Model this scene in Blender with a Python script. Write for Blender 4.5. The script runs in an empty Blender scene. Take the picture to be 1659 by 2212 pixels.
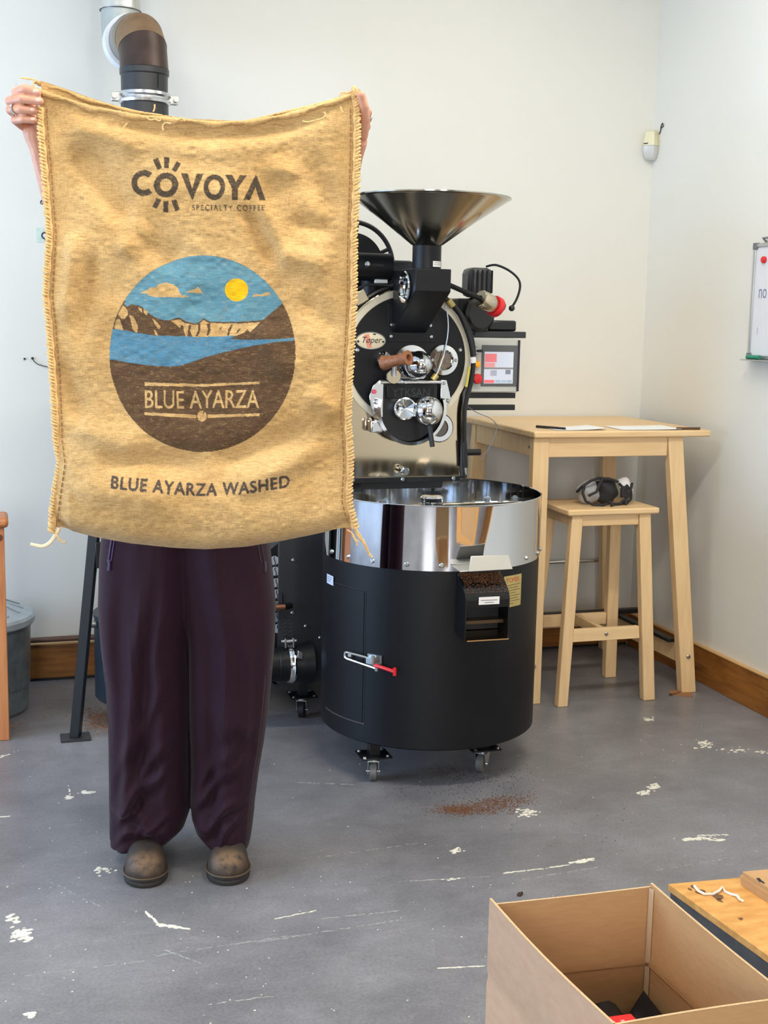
import bpy, bmesh, math, random
import numpy as np
from mathutils import Vector, Matrix, Quaternion

random.seed(7); rng = np.random.default_rng(7)
PI = math.pi
SC = bpy.context.scene
COL = SC.collection

# ------------------------------------------------------------------ camera
YAW, PITCH, ROLL = math.radians(17.18), math.radians(8.6269), 0.0193
CAM = Vector((-1.3522, -4.1402, 1.44)); FPX = 2701.4
_F = Vector((math.sin(YAW) * math.cos(PITCH), math.cos(YAW) * math.cos(PITCH), -math.sin(PITCH)))
_R0 = Vector((math.cos(YAW), -math.sin(YAW), 0)); _U0 = _R0.cross(_F)
_R = _R0 * math.cos(ROLL) + _U0 * math.sin(ROLL); _U = _U0 * math.cos(ROLL) - _R0 * math.sin(ROLL)
cd = bpy.data.cameras.new('camera'); cam = bpy.data.objects.new('camera', cd); COL.objects.link(cam)
cd.sensor_fit = 'HORIZONTAL'; cd.sensor_width = 36; cd.lens = FPX / 1659 * 36; cd.clip_start = 0.05
cam.matrix_world = Matrix.Translation(CAM) @ Matrix((_R, _U, -_F)).transposed().to_4x4()
SC.camera = cam

# ------------------------------------------------------------------ world, exposure, lights
wd = bpy.data.worlds.new('world'); SC.world = wd; wd.use_nodes = True
wd.node_tree.nodes['Background'].inputs[0].default_value = (0.72, 0.84, 1, 1)
wd.node_tree.nodes['Background'].inputs[1].default_value = 1.0
vs = SC.view_settings; vs.view_transform = 'Standard'; vs.look = 'None'; vs.gamma = 1; vs.use_curve_mapping = False
vs.exposure = -0.78
try:
    SC.cycles.max_bounces = 8; SC.cycles.diffuse_bounces = 5; SC.cycles.glossy_bounces = 5
    SC.cycles.sample_clamp_indirect = 8; SC.cycles.caustics_reflective = False
except Exception: pass

def area(name, loc, rot, sx, sy, power, color):
    l = bpy.data.lights.new(name, 'AREA'); l.shape = 'RECTANGLE'; l.size = sx; l.size_y = sy
    l.energy = power; l.color = color
    o = bpy.data.objects.new(name, l); COL.objects.link(o); o.location = loc; o.rotation_euler = rot
    return o
XR, YB, XL, YF, ZC = 1.392, 0.883, -4.2, -7.2, 3.3       # room planes
# daylight in the window openings (left wall, front wall) and the warm ceiling tubes, one of them added fill
area('daylight_left', (XL - 0.02, -.65, 1.35), (0, -PI / 2, 0), 1.6, 2.3, 250, (0.46, 0.68, 1.0))
area('daylight_front', (-2.7, YF - 0.02, 1.75), (PI / 2, 0, 0), 1.4, 1.9, 210, (0.96, 0.97, 1.0))
area('daylight_front_b', (-0.25, YF - 0.02, 1.75), (PI / 2, 0, 0), 0.6, 1.9, 110, (0.98, 0.98, 1.0))
for lx, ly, pw in ((-2.3, -1.75, 52), (-0.1, -1.9, 92), (-2.2, -4.2, 8), (0.15, -4.2, 12), (0.3, -0.35, 17)):  # last entry: unseen tube added to brighten the back wall and floor
    area('ceiling_tube_and_fill_light', (lx, ly, ZC - 0.10), (0, 0, 0), 1.3, 0.25, pw, (1.0, 0.92, 0.80))

# ------------------------------------------------------------------ measuring helpers (photo pixel -> point on a real plane)
def ray(u, v): return _F + _R * ((u - 829.5) / FPX) - _U * ((v - 1106) / FPX)
def wy(u, v, Y): r = ray(u, v); return CAM + r * ((Y - CAM.y) / r.y)
def wx(u, v, X): r = ray(u, v); return CAM + r * ((X - CAM.x) / r.x)
def wz(u, v, Z=0.0): r = ray(u, v); return CAM + r * ((Z - CAM.z) / r.z)

# ------------------------------------------------------------------ materials
def lin(c):
    return tuple(((x / 255) / 12.92 if x / 255 <= 0.04045 else ((x / 255 + 0.055) / 1.055) ** 2.4) for x in c) + (1,)
MATS = {}
def mat(name, rgb, rough=0.5, metal=0.0, var=0.0, scale=20, bump=0.0, stretch=(1, 1, 1), rgb2=None, spec=0.5, emit=0, coat=0):
    if name in MATS: return MATS[name]
    m = bpy.data.materials.new(name); m.use_nodes = True; nt = m.node_tree; b = nt.nodes['Principled BSDF']
    b.inputs['Base Color'].default_value = lin(rgb); b.inputs['Roughness'].default_value = rough
    b.inputs['Metallic'].default_value = metal; b.inputs['Specular IOR Level'].default_value = spec
    if coat: b.inputs['Coat Weight'].default_value = coat
    if emit:
        b.inputs['Emission Color'].default_value = lin(rgb); b.inputs['Emission Strength'].default_value = emit
    if var or bump or rgb2:
        tc = nt.nodes.new('ShaderNodeTexCoord'); mp = nt.nodes.new('ShaderNodeMapping'); mp.inputs['Scale'].default_value = stretch
        nz = nt.nodes.new('ShaderNodeTexNoise'); nz.inputs['Scale'].default_value = scale; nz.inputs['Detail'].default_value = 6
        nt.links.new(tc.outputs['Object'], mp.inputs[0]); nt.links.new(mp.outputs[0], nz.inputs['Vector'])
        if var or rgb2:
            cr = nt.nodes.new('ShaderNodeValToRGB'); c = lin(rgb); c2 = lin(rgb2) if rgb2 else tuple(min(1, x * (1 - var)) for x in c[:3]) + (1,)
            c1 = c if rgb2 else tuple(min(1, x * (1 + var)) for x in c[:3]) + (1,)
            cr.color_ramp.elements[0].color = c2; cr.color_ramp.elements[1].color = c1
            cr.color_ramp.elements[0].position = 0.32; cr.color_ramp.elements[1].position = 0.68
            nt.links.new(nz.outputs['Fac'], cr.inputs[0]); nt.links.new(cr.outputs[0], b.inputs['Base Color'])
        if bump:
            bp = nt.nodes.new('ShaderNodeBump'); bp.inputs['Strength'].default_value = bump; bp.inputs['Distance'].default_value = 0.004
            nt.links.new(nz.outputs['Fac'], bp.inputs['Height']); nt.links.new(bp.outputs[0], b.inputs['Normal'])
    MATS[name] = m
    return m

M_WALL = mat('white_painted_plaster', (226, 225, 217), 0.75, var=0.015, scale=1.5, bump=0.05)
M_WALLF = mat('front_wall_paint', (134, 114, 96), 0.8, var=0.05, scale=2)
M_CEIL = mat('ceiling_paint', (232, 230, 222), 0.85, var=0.01, scale=2)
M_BASE = mat('varnished_skirting_wood', (160, 104, 42), 0.42, rgb2=(122, 74, 26), scale=6, stretch=(1, 1, 9), bump=0.05)
M_BASET = mat('skirting_top_edge', (205, 165, 110), 0.5, var=0.08, scale=12)
M_BIRCH = mat('birch_wood', (236, 203, 154), 0.45, rgb2=(224, 188, 138), scale=9, stretch=(6, 6, 0.5), bump=0.03)
M_BIRCHX = mat('birch_wood_lengthwise', (236, 203, 154), 0.45, rgb2=(224, 188, 138), scale=9, stretch=(0.5, 6, 6), bump=0.03)
M_PINE = mat('orange_pine', (198, 134, 84), 0.5, rgb2=(170, 104, 58), scale=9, stretch=(6, 6, 0.6), bump=0.05)
M_BLACK = mat('black_powder_coat', (15, 16, 19), 0.45, var=0.06, scale=60, bump=0.03, spec=0.3)
M_BLACKG = mat('dark_grey_powder_coat', (44, 46, 49), 0.45, var=0.05, scale=40, bump=0.02)
M_BLACKS = mat('black_satin', (20, 20, 23), 0.35)
M_RUBBER = mat('black_rubber', (26, 25, 27), 0.6)
M_CHROME = mat('polished_chrome', (225, 226, 228), 0.06, 1.0)
M_STEEL = mat('brushed_stainless_steel', (208, 194, 168), 0.2, 1.0, bump=0.015, scale=40, stretch=(1, 1, 30))  # warm tint puts tan reflections into the steel's colour
M_MIRROR = mat('polished_stainless_steel', (222, 223, 226), 0.045, 1.0)
M_ZINC = mat('zinc_plated_steel', (190, 192, 190), 0.3, 1.0, var=0.08, scale=60)
M_GALV = mat('galvanised_sheet', (186, 198, 208), 0.38, 0.4, var=0.12, scale=18, bump=0.03)
M_GALVD = mat('galvanised_bin_sheet', (140, 152, 156), 0.36, 0.7, var=0.3, scale=14, bump=0.03)
M_RED = mat('red_plastic', (214, 34, 40), 0.35)
M_YELLOW = mat('amber_lamp_plastic', (250, 170, 20), 0.3, emit=0.4)
M_WHITE = mat('white_plastic', (232, 232, 230), 0.45)
M_LABEL = mat('white_paper_label', (235, 235, 232), 0.6)
M_PAPER = mat('white_paper', (240, 240, 238), 0.7)
M_HANDW = mat('turned_handle_wood', (164, 106, 68), 0.5, rgb2=(132, 80, 48), scale=30, stretch=(0.4, 4, 4))
M_BRASS = mat('brass_plate', (196, 176, 112), 0.4, 0.5, var=0.1, scale=60)
M_COPPER = mat('brown_copper', (136, 88, 66), 0.4, 0.5)
M_INK = mat('black_print', (40, 38, 40), 0.7)
M_GREYINK = mat('grey_print', (120, 120, 126), 0.7)
M_REDINK = mat('red_print', (196, 70, 50), 0.7)
M_CREAM = mat('cream_plastic', (226, 220, 186), 0.45)
M_CARD = mat('corrugated_cardboard', (194, 153, 106), 0.8, rgb2=(187, 146, 99), scale=30, stretch=(1, 1, 5), bump=0.03)
M_CARDE = mat('cardboard_cut_edge', (204, 172, 130), 0.85, var=0.15, scale=220)
M_TAPE = mat('clear_packing_tape', (204, 180, 150), 0.18, coat=0.4)
M_PLY = mat('worn_plywood', (222, 168, 96), 0.6, rgb2=(198, 140, 70), scale=8, stretch=(2, 5, 5), bump=0.06)
M_PLYE = mat('grey_painted_edge', (72, 71, 70), 0.6, var=0.2, scale=30)
M_BAG = mat('black_plastic_bag', (24, 24, 27), 0.38, bump=0.2, scale=18)
M_TWINE = mat('white_twine', (232, 222, 206), 0.8)

def floor_material():
    m = bpy.data.materials.new('grey_painted_concrete'); m.use_nodes = True; nt = m.node_tree; b = nt.nodes['Principled BSDF']
    L = nt.links.new
    tc = nt.nodes.new('ShaderNodeTexCoord')
    n1 = nt.nodes.new('ShaderNodeTexNoise'); n1.inputs['Scale'].default_value = 2.2; n1.inputs['Detail'].default_value = 8; n1.inputs['Roughness'].default_value = 0.65
    n2 = nt.nodes.new('ShaderNodeTexNoise'); n2.inputs['Scale'].default_value = 130; n2.inputs['Detail'].default_value = 8
    n3 = nt.nodes.new('ShaderNodeTexNoise'); n3.inputs['Scale'].default_value = 14; n3.inputs['Detail'].default_value = 8; n3.inputs['Roughness'].default_value = 0.75
    for n in (n1, n2, n3): L(tc.outputs['Object'], n.inputs['Vector'])
    r1 = nt.nodes.new('ShaderNodeValToRGB'); r1.color_ramp.elements[0].color = lin((104, 103, 106)); r1.color_ramp.elements[1].color = lin((127, 126, 129))
    r1.color_ramp.elements[0].position = 0.35; r1.color_ramp.elements[1].position = 0.65
    L(n1.outputs['Fac'], r1.inputs[0])
    mx = nt.nodes.new('ShaderNodeMixRGB'); mx.blend_type = 'OVERLAY'; mx.inputs[0].default_value = 0.36
    L(r1.outputs[0], mx.inputs[1]); L(n2.outputs['Fac'], mx.inputs[2])
    r3 = nt.nodes.new('ShaderNodeValToRGB'); r3.color_ramp.elements[0].position = 0.58; r3.color_ramp.elements[1].position = 0.74
    r3.color_ramp.elements[0].color = (0, 0, 0, 1); r3.color_ramp.elements[1].color = (0.35, 0.35, 0.35, 1)
    L(n3.outputs['Fac'], r3.inputs[0])
    mx2 = nt.nodes.new('ShaderNodeMixRGB'); mx2.inputs[2].default_value = lin((176, 174, 168))
    n4 = nt.nodes.new('ShaderNodeTexNoise'); n4.inputs['Scale'].default_value = 4.5; n4.inputs['Detail'].default_value = 12; n4.inputs['Roughness'].default_value = 0.78; n4.inputs['Distortion'].default_value = 0.8
    mp4 = nt.nodes.new('ShaderNodeMapping'); mp4.inputs['Scale'].default_value = (1, 2.2, 1); mp4.inputs['Rotation'].default_value = (0, 0, 0.35); L(tc.outputs['Object'], mp4.inputs[0]); L(mp4.outputs[0], n4.inputs['Vector'])
    r4 = nt.nodes.new('ShaderNodeValToRGB'); r4.color_ramp.elements[0].position = 0.32; r4.color_ramp.elements[1].position = 0.68
    r4.color_ramp.elements[0].color = (0.98, 0.98, 0.99, 1); r4.color_ramp.elements[1].color = (1.26, 1.26, 1.27, 1); L(n4.outputs['Fac'], r4.inputs[0])
    mx4 = nt.nodes.new('ShaderNodeMixRGB'); mx4.blend_type = 'MULTIPLY'; mx4.inputs[0].default_value = 1.0; L(mx.outputs[0], mx4.inputs[1]); L(r4.outputs[0], mx4.inputs[2])
    L(r3.outputs[0], mx2.inputs[0]); L(mx4.outputs[0], mx2.inputs[1]); L(mx2.outputs[0], b.inputs['Base Color'])
    rr = nt.nodes.new('ShaderNodeMapRange'); rr.inputs['To Min'].default_value = 0.28; rr.inputs['To Max'].default_value = 0.48
    L(n1.outputs['Fac'], rr.inputs['Value']); L(rr.outputs[0], b.inputs['Roughness'])
    bp = nt.nodes.new('ShaderNodeBump'); bp.inputs['Strength'].default_value = 0.12; bp.inputs['Distance'].default_value = 0.002
    L(n2.outputs['Fac'], bp.inputs['Height']); L(bp.outputs[0], b.inputs['Normal'])
    return m
M_FLOOR = floor_material()
M_SCUFF = mat('bare_chipped_paint', (226, 222, 206), 0.7, var=0.08, scale=80)
M_GROUND = mat('spilled_coffee_chaff', (132, 80, 40), 0.8, rgb2=(84, 50, 26), scale=200)
M_GROUND2 = mat('dark_coffee_specks', (62, 42, 32), 0.8)
M_CHAFF = mat('pale_coffee_chaff', (158, 116, 88), 0.8, rgb2=(104, 72, 54), scale=200)

# ------------------------------------------------------------------ mesh building
def catmull(pts, k=5):
    q = [Vector(p) for p in pts]; out = []
    for i in range(len(q) - 1):
        a, b, c, d = q[max(0, i - 1)], q[i], q[i + 1], q[min(len(q) - 1, i + 2)]
        for j in range(k):
            t = j / k; out.append(.5 * ((2 * b) + (c - a) * t + (2 * a - 5 * b + 4 * c - d) * t ** 2 + (3 * b - a - 3 * c + d) * t ** 3))
    return out + [q[-1]]
class MB:
    def __init__(s): s.v = []; s.f = []
    def add(s, vs, fs):
        n = len(s.v); s.v += [tuple(p) for p in vs]; s.f += [[i + n for i in f] for f in fs]; return s
    def box(s, x0, x1, y0, y1, z0, z1):
        v = [(x, y, z) for z in (z0, z1) for y in (y0, y1) for x in (x0, x1)]
        return s.add(v, [(0, 2, 3, 1), (4, 5, 7, 6), (0, 1, 5, 4), (2, 6, 7, 3), (0, 4, 6, 2), (1, 3, 7, 5)])
    def hexa(s, p):      # 8 corners: bottom ring of four, top ring of four
        return s.add(p, [(3, 2, 1, 0), (4, 5, 6, 7), (0, 1, 5, 4), (1, 2, 6, 5), (2, 3, 7, 6), (3, 0, 4, 7)])
    def cyl(s, p0, p1, r0, r1=None, n=24, caps=True):
        r1 = r0 if r1 is None else r1; p0 = Vector(p0); p1 = Vector(p1); ax = (p1 - p0).normalized()
        u = ax.orthogonal().normalized(); w = ax.cross(u); vs = []
        for p, r in ((p0, r0), (p1, r1)):
            vs += [p + (u * math.cos(2 * PI * i / n) + w * math.sin(2 * PI * i / n)) * r for i in range(n)]
        fs = [(i, (i + 1) % n, n + (i + 1) % n, n + i) for i in range(n)]
        if caps: fs += [tuple(reversed(range(n))), tuple(range(n, 2 * n))]
        return s.add(vs, fs)
    def tube(s, pts, r, n=8, closed=False, caps=True):
        pts = [Vector(p) for p in pts]; m = len(pts); rs = r if isinstance(r, (list, tuple)) else [r] * m
        T = []
        for i in range(m):
            a = pts[(i - 1) % m] if (closed or i > 0) else pts[i]; b = pts[(i + 1) % m] if (closed or i < m - 1) else pts[i]
            T.append((b - a).normalized())
        u = T[0].orthogonal().normalized(); vs = []
        for i in range(m):
            if i: u = T[i - 1].rotation_difference(T[i]) @ u
            u = (u - T[i] * u.dot(T[i])).normalized(); w = T[i].cross(u)
            vs += [pts[i] + (u * math.cos(2 * PI * k / n) + w * math.sin(2 * PI * k / n)) * rs[i] for k in range(n)]
        fs = []
        for i in range(m if closed else m - 1):
            a = i * n; b = ((i + 1) % m) * n
            fs += [(a + k, a + (k + 1) % n, b + (k + 1) % n, b + k) for k in range(n)]
        if caps and not closed: fs += [tuple(reversed(range(n))), tuple(range((m - 1) * n, m * n))]
        return s.add(vs, fs)
    def lathe(s, prof, c, axis=(0, 0, 1), n=48, a0=0.0, a1=2 * PI, ref=None):
        c = Vector(c); ax = Vector(axis).normalized()
        u = (Vector(ref) if ref else (Vector((1, 0, 0)) if abs(ax.x) < 0.9 else Vector((0, 1, 0))))
        u = (u - ax * u.dot(ax)).normalized(); w = ax.cross(u); full = abs(a1 - a0 - 2 * PI) < 1e-6
        k = n if full else n + 1; vs = []
        for r, h in prof:
            vs += [c + ax * h + (u * math.cos(a0 + (a1 - a0) * i / n) + w * math.sin(a0 + (a1 - a0) * i / n)) * r for i in range(k)]
        fs = []
        for j in range(len(prof) - 1):
            for i in range(n):
                i2 = (i + 1) % k; fs.append((j * k + i, j * k + i2, (j + 1) * k + i2, (j + 1) * k + i))
        return s.add(vs, fs)
    def prism(s, poly, axis, a0, a1):
        def P(p, a): return {'x': (a, p[0], p[1]), 'y': (p[0], a, p[1]), 'z': (p[0], p[1], a)}[axis]
        n = len(poly); vs = [P(p, a0) for p in poly] + [P(p, a1) for p in poly]
        return s.add(vs, [(i, (i + 1) % n, n + (i + 1) % n, n + i) for i in range(n)] + [tuple(reversed(range(n))), tuple(range(n, 2 * n))])
    def ball(s, c, r, n=20, m=12, sc=(1, 1, 1)):
        c = Vector(c); vs = []; fs = []
        for j in range(1, m):
            t = PI * j / m
            vs += [c + Vector((r * sc[0] * math.sin(t) * math.cos(2 * PI * i / n), r * sc[1] * math.sin(t) * math.sin(2 * PI * i / n), r * sc[2] * math.cos(t))) for i in range(n)]
        vs += [c + Vector((0, 0, r * sc[2])), c - Vector((0, 0, r * sc[2]))]; a = len(vs) - 2
        for j in range(m - 2): fs += [(j * n + i, (j + 1) * n + i, (j + 1) * n + (i + 1) % n, j * n + (i + 1) % n) for i in range(n)]
        fs += [(a, i, (i + 1) % n) for i in range(n)] + [(a + 1, (m - 2) * n + (i + 1) % n, (m - 2) * n + i) for i in range(n)]
        return s.add(vs, fs)
    def ring(s, c, axis, R, r, n=40, k=8):
        c = Vector(c); ax = Vector(axis).normalized(); u = ax.orthogonal().normalized(); w = ax.cross(u)
        return s.tube([c + (u * math.cos(2 * PI * i / n) + w * math.sin(2 * PI * i / n)) * R for i in range(n)], r, k, closed=True)
    def grid(s, rows, closed=False):
        n = len(rows[0]); vs = [p for r in rows for p in r]; fs = []
        for j in range(len(rows) - 1):
            for i in range(n if closed else n - 1):
                i2 = (i + 1) % n; fs.append((j * n + i, j * n + i2, (j + 1) * n + i2, (j + 1) * n + i))
        return s.add(vs, fs)
    def build(s, name, m, parent=None, bevel=0, sharp=35, recalc=True):
        off = WORG.get(parent.name, Vector((0, 0, 0))) if parent else Vector((0, 0, 0))
        me = bpy.data.meshes.new(name); me.from_pydata([(p[0] - off.x, p[1] - off.y, p[2] - off.z) for p in s.v], [], s.f)
        if recalc:
            bm = bmesh.new(); bm.from_mesh(me); bmesh.ops.recalc_face_normals(bm, faces=bm.faces); bm.to_mesh(me); bm.free()
        me.shade_smooth(); me.set_sharp_from_angle(angle=math.radians(sharp))
        me.materials.append(m); o = bpy.data.objects.new(name, me); COL.objects.link(o)
        if parent: o.parent = parent; WORG[o.name] = off
        if bevel:
            b = o.modifiers.new('bevel', 'BEVEL'); b.width = bevel; b.segments = 2; b.limit_method = 'ANGLE'; b.angle_limit = math.radians(40)
        return o
WORG = {}
def thing(name, label, cat, loc, group=None):
    o = bpy.data.objects.new(name, None); COL.objects.link(o); o.location = loc; o.empty_display_size = 0.05
    o['label'] = label; o['category'] = cat
    if group: o['group'] = group
    WORG[o.name] = Vector(loc); return o
def solo(mb, name, m, label, cat, bevel=0, group=None, sharp=35, stuff=False):
    v = np.array(mb.v); c = Vector(((v[:, 0].min() + v[:, 0].max()) / 2, (v[:, 1].min() + v[:, 1].max()) / 2, v[:, 2].min()))
    mb.v = [(p[0] - c.x, p[1] - c.y, p[2] - c.z) for p in mb.v]
    o = mb.build(name, m, None, bevel, sharp); o.location = c; WORG[o.name] = c; o['label'] = label; o['category'] = cat
    if group: o['group'] = group
    if stuff: o['kind'] = 'stuff'
    return o
def struct(mb, name, m, bevel=0):
    o = mb.build(name, m, None, bevel); o['kind'] = 'structure'; return o
def text_polys(txt, spacing=1.0):
    """outline edges and triangles of a line of text, in font units (cap height about 0.7)"""
    cu = bpy.data.curves.new('lettering_source', 'FONT'); cu.body = txt; cu.space_character = spacing; cu.resolution_u = 4
    o = bpy.data.objects.new('lettering_source', cu); COL.objects.link(o)
    dg = bpy.context.evaluated_depsgraph_get(); me = bpy.data.meshes.new_from_object(o.evaluated_get(dg))
    V = np.array([v.co[:2] for v in me.vertices]); F = [tuple(p.vertices) for p in me.polygons]
    cnt = {}
    for f in F:
        for i in range(len(f)):
            k = tuple(sorted((f[i], f[(i + 1) % len(f)]))); cnt[k] = cnt.get(k, 0) + 1
    E = np.array([k for k, c in cnt.items() if c == 1])
    bpy.data.objects.remove(o); bpy.data.meshes.remove(me); bpy.data.curves.remove(cu)
    return V, F, E
def text_mb(mb, txt, fn, spacing=1.0):
    """raised lettering: fn maps (0..1 across, 0..1 up) to a point"""
    V, F, E = text_polys(txt, spacing); lo = V.min(0); hi = V.max(0)
    mb.add([fn((p[0] - lo[0]) / (hi[0] - lo[0]), (p[1] - lo[1]) / (hi[1] - lo[1])) for p in V], F)
    return mb

# ================================================================== ROOM
def slab(name, m, *b): return struct(MB().box(*b), name, m)
slab('floor', M_FLOOR, XL - .1, XR + .1, YF - .1, YB + .1, -0.1, 0)
FLOOR = bpy.data.objects['floor']; WORG['floor'] = Vector((0, 0, 0))
slab('ceiling', M_CEIL, XL - .1, XR + .1, YF - .1, YB + .1, ZC, ZC + .1)
slab('wall_back', M_WALL, XL - .1, XR + .1, YB, YB + .1, 0, ZC)
slab('wall_right', M_WALL, XR, XR + .1, YF - .1, YB, 0, ZC)
def wall_with_holes(name, m, axis, a0, a1, lo, hi, z1, holes):
    mb = MB(); cuts = sorted(holes)
    def put(p, q, zz0, zz1):
        mb.box(a0, a1, p, q, zz0, zz1) if axis == 'x' else mb.box(p, q, a0, a1, zz0, zz1)
    x = lo
    for (p, q, za, zb) in cuts:
        put(x, p, 0, z1); put(p, q, 0, za); put(p, q, zb, z1); x = q
    put(x, hi, 0, z1); return struct(mb, name, m)
wall_with_holes('wall_left', M_WALL, 'x', XL - .1, XL, YF, YB, ZC, [(-1.8, 0.5, 0.55, 2.15)])
wall_with_holes('wall_front', M_WALLF, 'y', YF - .1, YF, XL - .1, XR + .1, ZC, [(-3.4, -2.0, 0.8, 2.7), (-0.55, 0.05, 0.8, 2.7)])
M_FRAME = mat('white_window_frame', (225, 224, 218), 0.5)
M_NAVY = mat('navy_stripe_paint', (30, 44, 82), 0.5)
M_BROWN = mat('brown_door_wood', (112, 78, 54), 0.5, rgb2=(90, 60, 40), scale=6, stretch=(6, 6, 0.6))
def window(name, axis, a, p, q, z0, z1):
    mb = MB(); t = 0.05; mid = (p + q) / 2
    for (u0, u1, w0, w1) in ((p, q, z0, z0 + t), (p, q, z1 - t, z1), (p, p + t, z0, z1), (q - t, q, z0, z1), (mid - t / 2, mid + t / 2, z0, z1)):
        mb.box(a - .03, a + .03, u0, u1, w0, w1) if axis == 'x' else mb.box(u0, u1, a - .03, a + .03, w0, w1)
    return struct(mb, name, M_FRAME, 0.004)
window('window_1', 'x', XL - .02, -1.8, 0.5, 0.55, 2.15)
window('window_2', 'y', YF + .02, -3.4, -2.0, 0.8, 2.7)
window('window_3', 'y', YF + .02, -0.55, 0.05, 0.8, 2.7)
struct(MB().box(-1.55, -0.75, YF, YF + .04, 0, 2.1), 'navy_stripe_door', M_NAVY, 0.004)  # unseen, added to give the chrome a navy stripe
struct(MB().box(0.3, 1.1, YF, YF + .04, 0, 2.1), 'door_2', M_BROWN, 0.004)
bb = struct(MB().box(XL, XR, YB - .02, YB, 0.012, 0.147), 'baseboard_back', M_BASE, 0.002); WORG[bb.name] = Vector()
MB().box(XL, XR - .02, YB - .022, YB, 0.1475, 0.152).build('top_edge', M_BASET, bb)
MB().box(XL, XR - .02, YB - .014, YB, 0, 0.0115).build('gap_shadow_strip', M_RUBBER, bb)  # black strip stands in for shade in the gap under the skirting
br = struct(MB().box(XR - .02, XR, YF + .05, YB - .021, 0.0, 0.147), 'baseboard_right', M_BASE, 0.002); WORG[br.name] = Vector()
MB().box(XR - .022, XR, YF + .05, YB - .021, 0.1475, 0.152).build('top_edge', M_BASET, br)
# ceiling tubes: housings (the lamps light the room; the last holds the added fill)
for i, (lx, ly) in enumerate(((-2.3, -1.75), (-0.1, -1.9), (-2.2, -4.2), (0.15, -4.2), (0.3, -0.35))):
    t = MB().box(lx - .68, lx + .68, ly - .15, ly + .15, ZC - .08, ZC)
    struct(t, 'trim_%d' % (i + 1), M_WHITE, 0.004)

# ================================================================== FLOOR WEAR AND SPILLS
def splat(mb, c, r, z, n=9, sx=1.0, ang=0.0):
    vs = []; z = z + random.uniform(-.0003, .0006)
    for i in range(n):
        a = 2 * PI * i / n; rr = r * random.uniform(0.55, 1.15)
        x = rr * math.cos(a) * sx; y = rr * math.sin(a)
        vs.append((c[0] + x * math.cos(ang) - y * math.sin(ang), c[1] + x * math.sin(ang) + y * math.cos(ang), z))
    lo = [(p[0], p[1], 0.0) for p in vs]
    mb.add(vs + lo, [tuple(range(n))] + [(i, n + i, n + (i + 1) % n, (i + 1) % n) for i in range(n)])
def px_line(mb, pts, r, dens, z=0.0007, jit=1.0, sx=1.6):
    for (a, b) in zip(pts[:-1], pts[1:]):
        d = math.hypot(b[0] - a[0], b[1] - a[1]); k = max(1, int(d * dens))
        for i in range(k):
            t = random.random(); u = a[0] + (b[0] - a[0]) * t + random.gauss(0, jit); v = a[1] + (b[1] - a[1]) * t + random.gauss(0, jit * .6)
            p = wz(u, v); q = wz(u + (b[0] - a[0]) / d * 5, v + (b[1] - a[1]) / d * 5)
            splat(mb, p, r * random.uniform(0.4, 1.2), z, 7, sx, math.atan2(q.y - p.y, q.x - p.x))
sc_ = MB()
px_line(sc_, [(315, 1970), (345, 1998), (365, 2002), (405, 2006)], .0035, .45, jit=1.4, sx=2.2)
px_line(sc_, [(345, 1998), (380, 2004)], .007, .3, jit=2, sx=1.8)
for c, rx, ry, k in (((45, 2018), 26, 12, 60), ((28, 1985), 14, 8, 22), ((1519, 1607), 17, 8, 45), ((1402, 1554), 9, 5, 16), ((150, 1723), 10, 4, 18), ((186, 1712), 14, 3, 20),
                     ((228, 1880), 20, 9, 16), ((1590, 1620), 40, 6, 16), ((63, 2190), 9, 6, 14), ((985, 1838), 12, 5, 14), ((1140, 1757), 26, 8, 30), ((1412, 1700), 12, 6, 26), ((1388, 1713), 14, 4, 22), ((1640, 1625), 20, 4, 8)):
    for _ in range(k):
        p = wz(c[0] + random.gauss(0, rx * .5), c[1] + random.gauss(0, ry * .5)); splat(sc_, p, random.uniform(.002, .007), 0.0007, 7, 1.5, .3)
px_line(sc_, [(1470, 1814), (1520, 1812), (1565, 1814)], .0045, .5, jit=2.4, sx=2)
px_line(sc_, [(1500, 1806), (1570, 1803)], .003, .3, jit=1.5, sx=2)
px_line(sc_, [(1090, 1886), (1180, 1876), (1230, 1868)], .0024, .5, jit=.7, sx=3)
px_line(sc_, [(1228, 1866), (1280, 1856)], .006, .5, jit=2.2, sx=1.8)
px_line(sc_, [(945, 2092), (1048, 2087)], .0022, .6, jit=.5, sx=3.2)
px_line(sc_, [(595, 1985), (680, 1968)], .0018, .4, jit=.7, sx=3)
px_line(sc_, [(0, 1636), (18, 1630)], .004, .5, jit=1.4, sx=2.2)
px_line(sc_, [(0, 1765), (20, 1763)], .003, .5, jit=1, sx=2.2)
px_line(sc_, [(148, 1697), (152, 1718)], .0025, .6, jit=.7, sx=2.2)
px_line(sc_, [(960, 1900), (995, 1898)], .003, .3, jit=2.5)
for _ in range(230):
    p = wz(random.uniform(-40, 1640), random.uniform(1560, 2212)); splat(sc_, p, random.uniform(.0008, .0022), 0.0006, 6, 1.4, random.random())
o = sc_.build('paint_scuffs', M_SCUFF, FLOOR, recalc=False); o['kind'] = 'stuff'
sl_ = MB()
for (p_, q_, k_) in (((330, 2065), (640, 2020), .10), ((560, 2035), (880, 1985), .10), ((690, 1985), (860, 1968), .12), ((1130, 1900), (1300, 1872), .12), ((40, 2110), (320, 2075), .06), ((860, 1905), (1060, 1893), .10),
                     ((640, 1690), (760, 1695), .14), ((1420, 1880), (1600, 1850), .08), ((350, 2050), (430, 2080), .12), ((450, 2170), (600, 2150), .08), ((700, 1850), (900, 1822), .08), ((100, 1900), (220, 1960), .06)):
    px_line(sl_, [p_, q_], .0014, k_ * 2.2, z=.0004, jit=1.0, sx=4.5)
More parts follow.
